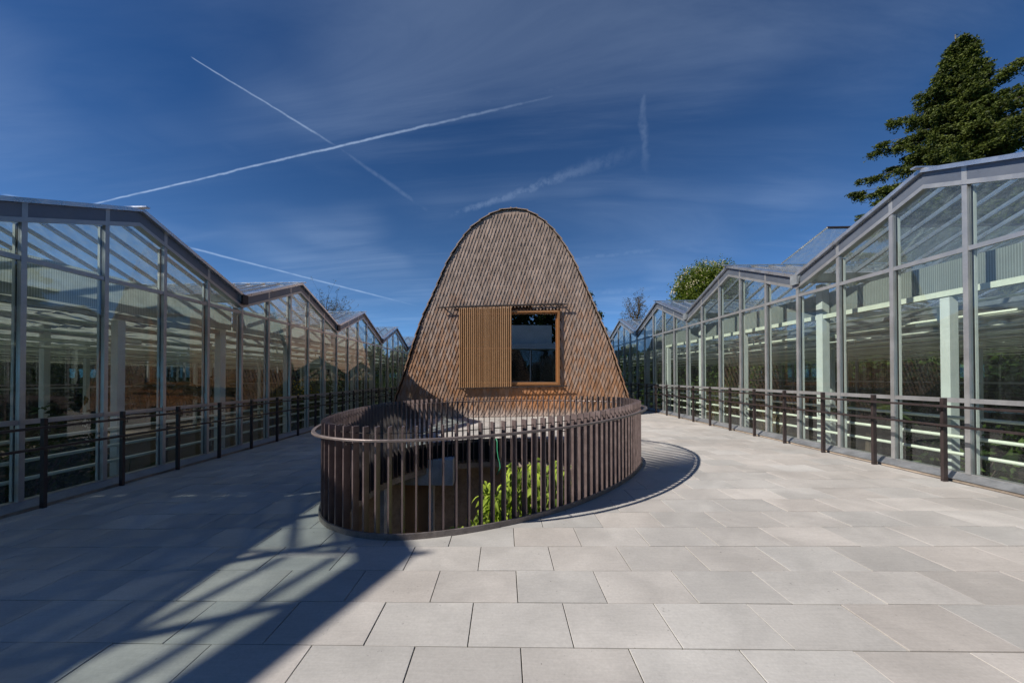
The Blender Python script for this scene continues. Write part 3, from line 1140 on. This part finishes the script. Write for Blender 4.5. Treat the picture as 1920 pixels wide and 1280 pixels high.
# shingles with pointed lower ends
SW, EX = 0.128, 0.180
SH = []          # shutter rectangle in which shingles are hidden
sh_x0, sh_x1, sh_z0, sh_z1 = -1.695, 0.257, 1.11, 4.085
shing = []
row = 0
z = -0.06
while z < ZMAX:
    off_ = (row % 2) * SW / 2
    k0 = int(-5.0 / SW)
    for k in range(k0, int(5.2 / SW)):
        xc = k * SW + off_ + 0.02
        zc = z + TILT * xc
        if zc + 0.02 > ZMAX - .06:
            continue
        if not (xl(max(zc, -.09)) + 0.0 < xc < xr(max(zc, .1)) - 0.0):
            continue
        if W0 - 0.01 < xc < W1 + 0.01 and V0 - 0.02 < zc - 0.08 and zc < V1 + 0.10:
            continue
        if sh_x0 + 0.25 < xc < sh_x1 and sh_z0 + 0.35 < zc < sh_z1 - 0.25:
            continue
        shing.append((xc, zc))
    z += EX
    row += 1


def clampx(x, z):
    zz_ = min(max(z, 0.1), ZMAX - 0.03)
    return min(max(x, xl(zz_) + 0.025), xr(zz_) - 0.025)


def shingle_geo(mb, xc, zc, tint):
    w = SW / 2 - 0.003 + random.uniform(-.003, .001)
    tip = 0.185 + random.uniform(-.012, .012)
    ty = random.uniform(-.003, .003)
    p2 = [(-w, 0.0), (0 + random.uniform(-.006, .006), -tip), (w, 0.0 + random.uniform(-.006, .006)), (w, 0.21), (-w, 0.21)]
    fr, bk = [], []
    for dx, dz in p2:
        zq = min(max(zc + dz, 0.012 + TILT * xc), ZMAX - 0.035)
        xq = clampx(xc + dx, zq)
        # keep clear of the window opening
        if V0 + .02 < zc + dz < V1 and W0 + .0 < xq < W1 and not (V0 < zc < V1 and W0 < xc < W1):
            if xc <= W0:
                xq = W0 + .0
            elif xc >= W1:
                xq = W1
        prou = -0.050 + 0.040 * (dz + tip) / (0.21 + tip) + ty
        if V0 - .3 < zc < V0 + .3 and W0 < xc < W1:
            zq = min(zq, V0 - 0.004)
        if zc >= V1 and W0 < xc < W1:
            zq = max(zq, V1 + 0.004)
        fr.append((xq, HY + prou, zq))
        bk.append((xq, HY + prou + 0.023, zq))
    n_ = 5
    fs = [(0, 1, 2, 3, 4)] + [((i + 1) % n_, i, n_ + i, n_ + (i + 1) % n_) for i in range(n_)]
    mb.add(fr + bk, fs, tint)


shing.sort(key=lambda p: abs(p[1] - 2.4) + 0.35 * abs(p[0] - 0.6))
rest = MB()
for i, (xc, zc) in enumerate(shing):
    tint = (random.random(), random.random(), random.random())
    if i < 298:
        mb = MB()
        shingle_geo(mb, xc, zc, tint)
        part('shingle', mb, 'shingle', hut)
    else:
        shingle_geo(rest, xc, zc, tint)
part('shingles', rest, 'shingle', hut, kind='stuff')

# window: frame, glass
win = MB()
fy0, fy1 = HY - 0.115, HY + 0.14
FT = 0.075


def zs(x):
    return TILT * (x - 1.16)


fr = link('window_frame', MB().box(W1 - FT, W1, fy0, fy1, V0, V1).mesh('window_frame', 'frame_wood'), hut)
for nm, bb in (('frame_bar', (W0 - .1, W1 - FT, V1 - FT, V1)), ('frame_bar', (W0 - .1, W1 - FT, V0, V0 + FT)), ('frame_bar', (W0 - .1, W0 - .02, V0 + FT, V1 - FT))):
    part(nm, MB().box(bb[0], bb[1], fy0, fy1, bb[2], bb[3]), 'frame_wood', fr)
part('inner_frame', MB().box(W1 - FT - .05, W1 - FT, HY + .0, HY + .10, V0 + FT, V1 - FT), 'frame_wood', fr)
part('inner_frame', MB().box(W0 - .02, W1 - FT - .05, HY + .0, HY + .10, V1 - FT - .05, V1 - FT), 'frame_wood', fr)
part('window_pane', MB().box(W0 - .02, W1 - FT - .05, HY + .045, HY + .057, V0 + FT, V1 - FT - .05), 'window_glass', hut)
part('window_sill', MB().box(W0 - .1, W1 + .02, fy0 - .02, HY - .0, V0 - .03, V0 - .002), 'frame_wood', hut)

# sliding shutter of battens on two rails
shut = link('sliding_shutter', MB().box(sh_x0 + .02, sh_x1 - .02, HY - .155, HY - .135, sh_z0 + .15, sh_z0 + .22).mesh('sliding_shutter', 'frame_wood'), hut)
part('cross_rail', MB().box(sh_x0 + .02, sh_x1 - .02, HY - .155, HY - .135, sh_z1 - .25, sh_z1 - .18), 'frame_wood', shut)
part('cross_rail', MB().box(sh_x0 + .02, sh_x1 - .02, HY - .155, HY - .135, 2.55, 2.62), 'frame_wood', shut)
NBAT = 27
part('gap_shade_board', MB().box(sh_x0 + .01, sh_x1 - .01, HY - .131, HY - .121, sh_z0 + .01, sh_z1 - .02), 'backing_wood', shut)  # dark board added as painted shade in the gaps between battens
for i in range(NBAT):
    x = sh_x0 + 0.02 + (sh_x1 - sh_x0 - 0.04) * i / (NBAT - 1)
    hw = 0.0160
    dz = TILT * 1.2 * (x - sh_x0)
    mb = MB().box(x - hw, x + hw, HY - .215, HY - .156, sh_z0 - .01 + dz + random.uniform(-.003, .003), sh_z1 + dz * 1.2 + random.uniform(-.004, .004))
    part('batten', mb, 'batten_wood', shut)


def track(xa, xb, za, zb, yy, r, nbr, up):
    t_ = part('track_rail', MB().tube([(xa, yy, za), (xb, yy, zb)], r, 8), 'track_steel', hut)
    for i in range(nbr):
        f = (i + .5) / nbr
        x, z_ = xa + (xb - xa) * f, za + (zb - za) * f
        mb = MB().box(x - .018, x + .018, yy - .012, HY - .01, z_ + up * r * .6, z_ + up * (r + .022))
        part('track_bracket', mb, 'track_steel', t_)


track(-2.50, 2.31, 4.115, 4.20, HY - .19, 0.024, 12, 1)
track(-2.05, 2.20, 4.165, 4.245, HY - .10, 0.016, 8, 1)
track(-1.81, 2.32, 1.078, 1.180, HY - .19, 0.020, 10, -1)


# ------------------------------------------------------------------ plants
def leaf_cloud(centres, size, tint_spread=1.0, elong=2.0, droop=0.0, up_bias=0.0):
    """numpy: one four-sided leaf per centre"""
    c = np.asarray(centres, dtype=np.float64)
    n_ = len(c)
    d = RNG.normal(size=(n_, 3))
    d[:, 2] = d[:, 2] * 0.6 - droop
    d /= np.linalg.norm(d, axis=1)[:, None]
    r = RNG.normal(size=(n_, 3))
    r[:, 2] += up_bias
    sd = np.cross(d, r)
    sd /= np.linalg.norm(sd, axis=1)[:, None]
    L = (size * RNG.uniform(0.6, 1.3, n_))[:, None]
    a = c - d * L * .5
    b_ = c + sd * L / elong * .5
    e = c + d * L * .5
    f = c - sd * L / elong * .5
    v = np.stack([a, b_, e, f], 1).reshape(-1, 3)
    tint = np.repeat(RNG.random((n_, 3)), 4, axis=0)
    return v, tint


def cloud_mesh(name, v, tint, mat):
    n_ = len(v) // 4
    me = bpy.data.meshes.new(name)
    me.vertices.add(len(v))
    me.vertices.foreach_set('co', v.astype(np.float32).ravel())
    me.loops.add(n_ * 4)
    me.loops.foreach_set('vertex_index', np.arange(n_ * 4, dtype=np.int32))
    me.polygons.add(n_)
    me.polygons.foreach_set('loop_start', np.arange(0, n_ * 4, 4, dtype=np.int32))
    me.polygons.foreach_set('loop_total', np.full(n_, 4, dtype=np.int32))
    a = me.attributes.new('tint', 'FLOAT_VECTOR', 'POINT')
    a.data.foreach_set('vector', tint.astype(np.float32).ravel())
    me.materials.append(MATS[mat])
    me.update(calc_edges=True)
    return me


# ---- leafy climber in the stairwell
cl = thing('climbing_plant', 'bright green drooping leaves growing up inside the stair opening', 'plant', (0.3, 5.6, -3.28))
TOPX = [-0.74, -0.55, -0.43, -0.35, -0.08, 0.16, 0.35, 0.70, 1.00, 1.45]
TOPZ = [-1.00, -0.72, -0.53, -0.16, -0.10, 0.16, 0.22, 0.18, 0.15, 0.12]


def leaf_shape(L, W, bend):
    pts = []
    for t, w in ((0, 0.05), (0.25, 0.8), (0.5, 1.0), (0.78, 0.6), (1.0, 0.0)):
        y = L * t
        zz_ = -bend * t * t * L
        pts.append((y, w * W / 2, zz_))
    v, f = [], []
    for y, w, zz_ in pts:
        v += [(-w, y, zz_ + w * 0.35), (0, y, zz_), (w, y, zz_ + w * 0.35)]
    for i in range(len(pts) - 1):
        a = i * 3
        f += [(a, a + 1, a + 4, a + 3), (a + 1, a + 2, a + 5, a + 4)]
    return v, f


leaf_meshes = []
for L, W, bd in ((0.17, 0.070, 0.5), (0.14, 0.055, 0.8), (0.20, 0.075, 0.7)):
    v, f = leaf_shape(L, W, bd)
    mb = MB().add(v, f)
    leaf_meshes.append(mb.mesh('leaf', 'leaf_bright', True))
rest = MB()
count = 0
tries = 0
while count < 1800 and tries < 40000:
    tries += 1
    x = random.uniform(-0.74, 1.45)
    zt_ = float(np.interp(x, TOPX, TOPZ)) + 0.10 * math.sin(x * 17) - 0.05
    z = zt_ - abs(random.gauss(0, 1)) * 0.85
    if z < -2.7:
        continue
    y = 5.40 + random.uniform(-.10, .60) + 0.10 * math.sin(x * 9 + z * 4)
    dirn = Vector((random.gauss(-.1, .75), random.gauss(-.6, .45), random.gauss(-.45, .5))).normalized()
    q = dirn.to_track_quat('Y', 'Z') @ Quaternion((0, 1, 0), random.gauss(0, .4))
    sc = random.uniform(.6, 1.1)
    k = random.randrange(3)
    if count < 290 and y < 5.7:
        link('leaf', leaf_meshes[k], cl, (x, y, z), rot=q, scale=sc)
    else:
        me = leaf_meshes[k]
        M = Matrix.Translation((x, y, z)) @ q.to_matrix().to_4x4() @ Matrix.Scale(sc, 4)
        tint = (random.random(), 0, 0)
        rest.add([tuple(M @ vv.co) for vv in me.vertices], [tuple(p.vertices) for p in me.polygons], tint)
    count += 1
part('leaves', rest, 'leaf_bright', cl, kind='stuff', smooth=True)
for i in range(16):
    x = -0.60 + 1.75 * i / 15
    tz = float(np.interp(x, TOPX, TOPZ))
    pts = [(x + random.uniform(-.06, .06), 5.75 + random.uniform(-.1, .1), zz_) for zz_ in np.linspace(-3.28, tz - .1, 7)]
    part('stem', MB().tube(pts, 0.008, 5), 'bark', cl)

# hose hanging over the far edge
hz_ = thing('garden_hose', 'thin green hose hanging down into the stair opening', 'hose', (-0.15, 8.4, 0.0))
pts = [(-0.22, 8.30, 0.06), (-0.18, 8.28, 0.10), (-0.16, 8.25, 0.03), (-0.16, 8.24, -0.15), (-0.14, 8.24, -0.30), (-0.10, 8.24, -0.45), (-0.09, 8.24, -0.55), (-0.14, 8.24, -0.66), (-0.18, 8.24, -0.70)]
part('tube', MB().tube(pts, 0.013, 8), 'hose_green', hz_, smooth=True)


# ---- trees
def branch_tubes(mb, pts, r0, r1, n=6):
    rs = [r0 + (r1 - r0) * i / (len(pts) - 1) for i in range(len(pts))]
    mb.tube(pts, rs, n)


def conifer(loc, H, Rb, label, z_low=2.0, density=1.0, leaf=0.17):
    root = thing('conifer_tree', label, 'tree', loc)
    L = Vector(loc)
    mb = MB()
    branch_tubes(mb, [L + Vector((0.12 * math.sin(i), 0.12 * math.cos(i * 1.3), H * i / 10)) for i in range(11)], 0.45, 0.03, 8)
    part('trunk', mb, 'pale_bark', root)
    C = []
    limbs = MB()
    h = z_low
    lobes = [random.random() * 6.28 for _ in range(3)]
    while h < H - 0.5:
        f = 1 - h / H
        Rr = Rb * (f ** 0.95)
        nb = 7 if f > .12 else 4
        ph = random.random() * 6.28
        for k in range(nb):
            a = ph + 6.283 * k / nb + random.uniform(-.4, .4)
            lob = 0.80 + 0.13 * math.sin(2 * a + lobes[0] + h * .35) + 0.13 * math.sin(3 * a + lobes[1] - h * .5)
            ln = Rr * random.uniform(.55, 1.22) * lob + 0.2
            if random.random() < .10:
                ln *= .45
            dr = Vector((math.cos(a), math.sin(a), 0))
            pts = []
            m_ = 7
            rise_ = random.uniform(.05, .45)
            for i in range(m_ + 1):
                t = i / m_
                z_ = h + ln * (rise_ * t - 0.42 * t * t + 0.24 * t ** 3)
                pts.append(L + dr * (ln * t) + Vector((random.uniform(-.06, .06), random.uniform(-.06, .06), z_)))
            if ln > 0.6:
                branch_tubes(limbs, pts, 0.05 * f + .02, 0.010, 4)
            side = Vector((-dr.y, dr.x, 0))
            # side sprays hanging from the branch
            ns = int((4 + 4.6 * ln) * density)
            for _ in range(ns):
                t = random.uniform(.18, 1.02)
                i = min(int(t * m_), m_ - 1)
                p = pts[i].lerp(pts[i + 1], min(t * m_ - i, 1))
                sl = (0.25 + 0.26 * ln * (1.05 - t)) * random.uniform(.5, 1.2)
                sd = (side * random.choice((-1, 1)) + dr * random.uniform(.2, .9)).normalized()
                for j in range(10):
                    u = (j + .5) / 10
                    q = p + sd * (sl * u) + Vector((0, 0, -.30 * sl * u * u - .05))
                    for _ in range(6):
                        C.append((q.x + random.gauss(0, .10), q.y + random.gauss(0, .10), q.z - abs(random.gauss(0, .19))))
        h += random.uniform(.36, .66) * (0.5 + 0.5 * f) + 0.06
    for _ in range(60):
        C.append((L.x + random.gauss(0, .10), L.y + random.gauss(0, .10), L.z + H - random.random() * 1.6))
    part('branches', limbs, 'pale_bark', root)
    v, t = leaf_cloud(C, leaf, elong=2.2, droop=0.45)
    link('crown', cloud_mesh('crown', v, t, 'leaf_conifer'), root)
    return root


def broadleaf(loc, H, crown_c, crown_r, label, mat, n_leaf, leaf, bare=False, blossom=0, name='broadleaf_tree', bark='bark', nclump=60, hollow=0.55):
    root = thing(name, label, 'tree', loc)
    L = Vector(loc)
    Cc = Vector(crown_c)
    mb = MB()
    branch_tubes(mb, [L, L.lerp(Cc, .4) + Vector((.1, .05, 0)), Cc + Vector((0, 0, -.2 * crown_r[2]))], 0.05 * crown_r[0] + .12, 0.06, 8)
    part('trunk', mb, bark, root)
    C = []
    limbs = MB()
    clumps = []
    for _ in range(nclump):
        d = Vector(RNG.normal(size=3)).normalized()
        rr_ = random.uniform(hollow, 1.0)
        p = Cc + Vector((d.x * crown_r[0], d.y * crown_r[1], d.z * crown_r[2])) * rr_
        clumps.append(p)
        start = Cc + Vector((0, 0, -.5 * crown_r[2]))
        mid = start.lerp(p, .5) + Vector((random.gauss(0, .2), random.gauss(0, .2), random.gauss(0, .2)))
        branch_tubes(limbs, [start, mid, p], 0.05 + .012 * crown_r[0], 0.012, 4)
        if bare:
            for _ in range(9):
                q = p + Vector(RNG.normal(size=3)) * crown_r[0] * .20
                branch_tubes(limbs, [mid.lerp(p, random.uniform(.3, 1)), q], 0.02, 0.008, 3)
                for _ in range(max(n_leaf // (nclump * 9), 1)):
                    C.append(tuple(q + Vector(RNG.normal(size=3)) * .14))
    part('branches', limbs, bark, root)
    if not bare:
        cs = 0.22 * min(crown_r)
        for _ in range(n_leaf):
            p = random.choice(clumps)
            d = Vector(RNG.normal(size=3)) * cs * .62
            C.append(tuple(p + d))
    v, t = leaf_cloud(C, leaf, elong=1.7, droop=.15)
    link('crown', cloud_mesh('crown', v, t, mat), root)
    if blossom:
        C2 = []
        for _ in range(blossom):
            d = Vector(RNG.normal(size=3)).normalized()
            d.z = abs(d.z) if random.random() < .7 else d.z
            p = Cc + Vector((d.x * crown_r[0], d.y * crown_r[1], d.z * crown_r[2])) * random.uniform(1.0, 1.12)
            for k in range(5):
                C2.append((p.x + random.gauss(0, .06), p.y + random.gauss(0, .06), p.z + k * .09))
        v, t = leaf_cloud(C2, .15, elong=1.3)
        link('blossoms', cloud_mesh('blossoms', v, t, 'blossom'), root)
    return root


conifer((31.8, 26.5, -1.0), 26.6, 12.6, 'tall dark green conifer rising behind the sunlit greenhouse', 4.0, 1.15)
broadleaf((26.3, 48, -1), 16, (26.3, 48, 12.2), (3.9, 3.9, 3.7), 'rounded green tree with white blossom spikes above the greenhouse roof', 'leaf_chestnut', 42000, .24, blossom=360, name='blossoming_tree', nclump=170, hollow=.7)
broadleaf((21.5, 60, -1), 15, (21.6, 60, 12.0), (2.4, 2.4, 3.3), 'sparse thin-twigged tree just coming into leaf beside the hut', 'leaf_olive', 2600, .16, bare=True, name='sparse_tree', nclump=34, hollow=.4)
broadleaf((-30.5, 60, -1), 15, (-31.0, 60, 11.6), (5.4, 3.0, 3.6), 'loose brownish tree top showing over the shaded greenhouse roof', 'leaf_olive', 6000, .17, bare=True, name='loose_tree', nclump=80, hollow=.4)
broadleaf((9.3, 40, -1), 11, (9.5, 40, 7.3), (1.25, 1.25, 3.6), 'narrow dark green tree partly hidden behind the hut', 'leaf_dark', 5000, .24, name='columnar_tree', nclump=50)
conifer((14.0, 52, -1), 10.2, 2.6, 'small dark conifer far behind between hut and greenhouse', 2.0, .5)

# hedges beyond the rear and far walls of the greenhouses
def hedge(x0, x1, y0, y1, h, label, mat, nl):
    root = thing('hedge', label, 'hedge', (0.5 * (x0 + x1), 0.5 * (y0 + y1), -1.0))
    core = MB()
    m_ = int(max(x1 - x0, y1 - y0) / 0.8)
    longx = (x1 - x0) > (y1 - y0)
    hs = [h * (0.82 + 0.14 * math.sin(i * 1.7) + random.uniform(-.08, .08)) for i in range(m_ + 1)]
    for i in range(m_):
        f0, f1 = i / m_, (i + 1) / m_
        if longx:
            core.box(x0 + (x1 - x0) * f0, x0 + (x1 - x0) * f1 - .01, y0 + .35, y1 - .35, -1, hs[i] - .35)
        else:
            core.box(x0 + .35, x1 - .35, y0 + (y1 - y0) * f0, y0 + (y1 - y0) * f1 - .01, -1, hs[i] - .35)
    part('core', core, 'hedge_blocker', root)  # dark box inside the leaves, added to block light through the hedge
    P = RNG.random((nl, 3))
    t = P[:, 0] if longx else P[:, 1]
    top = np.interp(t, np.linspace(0, 1, m_ + 1), hs)
    # shell: push points towards the surface
    u = P[:, 1] if longx else P[:, 0]
    u = np.where(RNG.random(nl) < .8, np.where(u < .5, u * .5, 1 - (1 - u) * .5), u)
    z = -1 + (top + 1) * np.where(RNG.random(nl) < .35, 1 - P[:, 2] ** 2 * .2, P[:, 2])
    if longx:
        C = np.c_[x0 + (x1 - x0) * t, y0 + (y1 - y0) * u, z]
    else:
        C = np.c_[x0 + (x1 - x0) * u, y0 + (y1 - y0) * t, z]
    C += RNG.normal(size=C.shape) * .10
    v, tt = leaf_cloud(C, .30, elong=1.8, droop=.2)
    link('foliage', cloud_mesh('foliage', v, tt, mat), root)


plain('hedge_blocker', (0.012, 0.020, 0.008), 0.95, 0, 0.4, 1.5)  # near-black colour of the light-blocking box inside each hedge
hedge(21.6, 23.8, -4, 34, 3.9, 'leafy green hedge behind the rear glass of the sunlit greenhouse', 'leaf_mid', 22000)
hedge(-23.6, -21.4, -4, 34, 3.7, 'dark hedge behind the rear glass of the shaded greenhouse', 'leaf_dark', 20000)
hedge(5.4, 24.5, 34.2, 36.2, 4.8, 'hedge closing the far end behind the sunlit greenhouse', 'leaf_mid', 14000)
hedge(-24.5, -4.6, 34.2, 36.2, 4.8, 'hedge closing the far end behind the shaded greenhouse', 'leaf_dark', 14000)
hedge(-4.4, 5.2, 38.0, 40.0, 5.2, 'unseen tall hedge added across the walkway end to darken glass reflections', 'leaf_mid', 8000)  # added out of view so the far glass mirrors green instead of sky


# ---- plants in the greenhouses
def palm(loc, h, nf, L, label, mat, arch=0.9):
    root = thing('palm', label, 'palm', loc)
    P = Vector(loc)
    part('trunk', MB().tube([P, P + Vector((.03, .02, h * .5)), P + Vector((.02, .05, h))], [.10, .07, .06], 8), 'bark', root)
    top = P + Vector((.02, .05, h))
    for i in range(nf):
        a = 6.283 * i / nf + random.uniform(-.25, .25)
        el = random.uniform(.25, 1.25)
        dr = Vector((math.cos(a), math.sin(a), 0))
        pts = []
        for j in range(9):
            t = j / 8
            pts.append(top + dr * (L * t * math.cos(el) * (1 - .1 * t)) + Vector((0, 0, L * (math.sin(el) * t - arch * t * t * .75))))
        mb = MB()
        mb.tube(pts, [.012 - .001 * j for j in range(9)], 4)
        side = Vector((-dr.y, dr.x, 0))
        for j in range(1, 40):
            t = j / 40
            u = t * 8
            i0 = min(int(u), 7)
            p = pts[i0].lerp(pts[i0 + 1], u - i0)
            ln = .34 * L * math.sin(math.pi * min(t * .9 + .12, 1)) * .8
            for sg in (-1, 1):
                d = (side * sg + dr * .5 + Vector((0, 0, -.35))).normalized()
                e = p + d * ln
                wv = dr * .012
                mb.add([p - wv, p + wv, e], [(0, 1, 2)])
        part('frond', mb, mat, root)
    return root


def grass_plant(loc, h, nb, spread, label, mat, name='grass_plant', wide=.016):
    root = thing(name, label, 'plant', loc)
    P = Vector(loc)
    mb = MB()
    for i in range(nb):
        a = random.random() * 6.283
        el = random.uniform(.15, 1.0)
        dr = Vector((math.cos(a), math.sin(a), 0))
        sd = Vector((-dr.y, dr.x, 0)) * wide * random.uniform(.6, 1.3)
        ln = h * random.uniform(.6, 1.1)
        b0 = P + dr * random.uniform(0, .15)
        prev = None
        v, f = [], []
        for j in range(6):
            t = j / 5
            p = b0 + dr * (spread * el * t * t) + Vector((0, 0, ln * (t - .32 * el * t * t)))
            w = sd * (1 - t * .95)
            v += [p - w, p + w]
            if j:
                f.append((2 * j - 2, 2 * j - 1, 2 * j + 1, 2 * j))
        mb.add(v, f, (random.random(), 0, 0))
    part('blades', mb, mat, root)
    return root


def shrub(loc, r, h, n_, leaf, label, mat, bloom=None, name='shrub'):
    root = thing(name, label, 'shrub', loc)
    P = Vector(loc)
    mb = MB()
    C = []
    for i in range(14):
        a = random.random() * 6.283
        e = P + Vector((math.cos(a) * r * random.uniform(.2, .9), math.sin(a) * r * random.uniform(.2, .9), h * random.uniform(.5, 1.0)))
        mb.tube([P, P.lerp(e, .5) + Vector((0, 0, .1 * h)), e], [.02, .014, .006], 5)
        for _ in range(n_ // 14):
            t = random.uniform(.25, 1.05)
            q = P.lerp(e, t) + Vector(RNG.normal(size=3)) * r * .22
            C.append(tuple(q))
    part('stems', mb, 'bark', root)
    v, t = leaf_cloud(C, leaf, elong=2.2, droop=.3)
    link('foliage', cloud_mesh('foliage', v, t, mat), root)
    if bloom:
        C2 = [tuple(P + Vector((random.gauss(0, r * .5), random.gauss(0, r * .5), h * random.uniform(.75, 1.05)))) for _ in range(140)]
        v, t = leaf_cloud(C2, .07, elong=1.2)
        link('flowers', cloud_mesh('flowers', v, t, bloom), root)
    return root


GZ = -0.95
shrub((9.6, 6.4, GZ), .9, 1.5, 1100, .16, 'mid green shrub well inside the nearest sunlit bay', 'leaf_mid')
palm((10.2, 10.6, GZ), 1.5, 13, 1.3, 'green feathery palm under the pipes of the sunlit greenhouse', 'leaf_mid')
shrub((8.8, 19.5, GZ), .9, 2.2, 1200, .16, 'tall green shrub near the hut side of the sunlit greenhouse', 'leaf_mid')
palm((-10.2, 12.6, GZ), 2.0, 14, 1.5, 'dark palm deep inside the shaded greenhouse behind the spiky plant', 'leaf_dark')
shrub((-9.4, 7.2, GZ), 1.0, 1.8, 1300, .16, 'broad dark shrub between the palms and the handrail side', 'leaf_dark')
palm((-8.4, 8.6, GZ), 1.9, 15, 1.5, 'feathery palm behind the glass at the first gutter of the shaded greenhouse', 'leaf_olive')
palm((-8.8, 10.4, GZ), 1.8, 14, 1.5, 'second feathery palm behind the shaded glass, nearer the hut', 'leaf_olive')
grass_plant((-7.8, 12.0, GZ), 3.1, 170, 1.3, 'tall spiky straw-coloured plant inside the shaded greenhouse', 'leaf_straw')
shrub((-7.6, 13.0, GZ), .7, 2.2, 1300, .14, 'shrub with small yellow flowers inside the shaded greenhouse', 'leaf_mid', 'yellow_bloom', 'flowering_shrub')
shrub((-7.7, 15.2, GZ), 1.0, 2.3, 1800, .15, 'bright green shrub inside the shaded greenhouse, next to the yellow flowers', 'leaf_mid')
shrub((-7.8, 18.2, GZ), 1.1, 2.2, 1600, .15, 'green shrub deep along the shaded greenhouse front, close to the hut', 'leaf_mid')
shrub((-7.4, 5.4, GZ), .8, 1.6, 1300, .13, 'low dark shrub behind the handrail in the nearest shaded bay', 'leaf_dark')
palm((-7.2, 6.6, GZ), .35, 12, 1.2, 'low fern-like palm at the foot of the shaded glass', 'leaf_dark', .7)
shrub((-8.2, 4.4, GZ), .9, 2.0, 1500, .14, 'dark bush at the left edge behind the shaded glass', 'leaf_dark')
grass_plant((8.0, 13.6, GZ), 3.3, 240, 1.4, 'tall fountain of green grass blades inside the sunlit greenhouse', 'leaf_mid', wide=.02)
grass_plant((8.6, 15.4, GZ), 2.6, 200, 1.3, 'tall straw and green grass plant farther along the sunlit greenhouse', 'leaf_straw', wide=.02)
grass_plant((8.1, 11.4, GZ), 1.7, 160, .9, 'dry straw-coloured clump behind the pipes of the sunlit greenhouse', 'leaf_straw')
shrub((7.3, 6.1, GZ), .55, 1.2, 260, .26, 'broad-leaved low plant at the foot of the nearest sunlit bay', 'leaf_mid', name='broadleaf_plant')
shrub((10.5, 8.4, GZ), .9, 1.2, 900, .14, 'low green shrub deep in the second sunlit bay', 'leaf_mid')
grass_plant((7.6, 8.4, GZ), .9, 150, .8, 'short dry grass along the sunlit greenhouse front', 'leaf_straw')
shrub((12.5, 11.5, GZ), 1.2, 2.6, 1500, .17, 'tall dark shrub in the middle of the sunlit greenhouse', 'leaf_dark')
shrub((11.0, 18.5, GZ), 1.2, 2.4, 1500, .17, 'dark shrub toward the far end of the sunlit greenhouse', 'leaf_dark')

# ------------------------------------------------------------------ building behind the camera (mirrored in the hut window)
rb = thing('rear_building', 'pale flat-roofed building with dark glazing mirrored in the hut window', 'building', (2, -13, -1))
part('upper_wall', MB().box(-7, 5.0, -16, -11, 5.0, 7.0), 'render_pale', rb)
part('roof_edge', MB().box(-9, 12, -16, -9.8, 4.4, 4.95), 'galv', rb)
part('lower_wall', MB().box(-9, 12, -16, -11.5, -1, 4.35), 'interior_dark', rb)
for i in range(8):
    x = -8.5 + 2.8 * i
    part('column', MB().box(x - .06, x + .06, -10.4, -10.2, 0, 4.38), 'galv', rb)
part('guard_rail', MB().box(-9, 12, -10.15, -10.1, 1.0, 1.06), 'galv', rb)
for i in range(7):
    x = -8.4 + 2.8 * i
    part('pane', MB().box(x + .05, x + 2.65, -10.32, -10.30, .1, 4.3), 'facade_glass', rb)
broadleaf((-3, -26, -1), 16, (-3, -26, 10), (8, 4, 7), 'large dark tree mirrored above the pale building', 'leaf_dark', 9000, .6, nclump=120)
broadleaf((11, -27, -1), 15, (11, -27, 9), (8, 4, 6.5), 'second large dark tree mirrored beside the pale building', 'leaf_dark', 9000, .6, nclump=120)
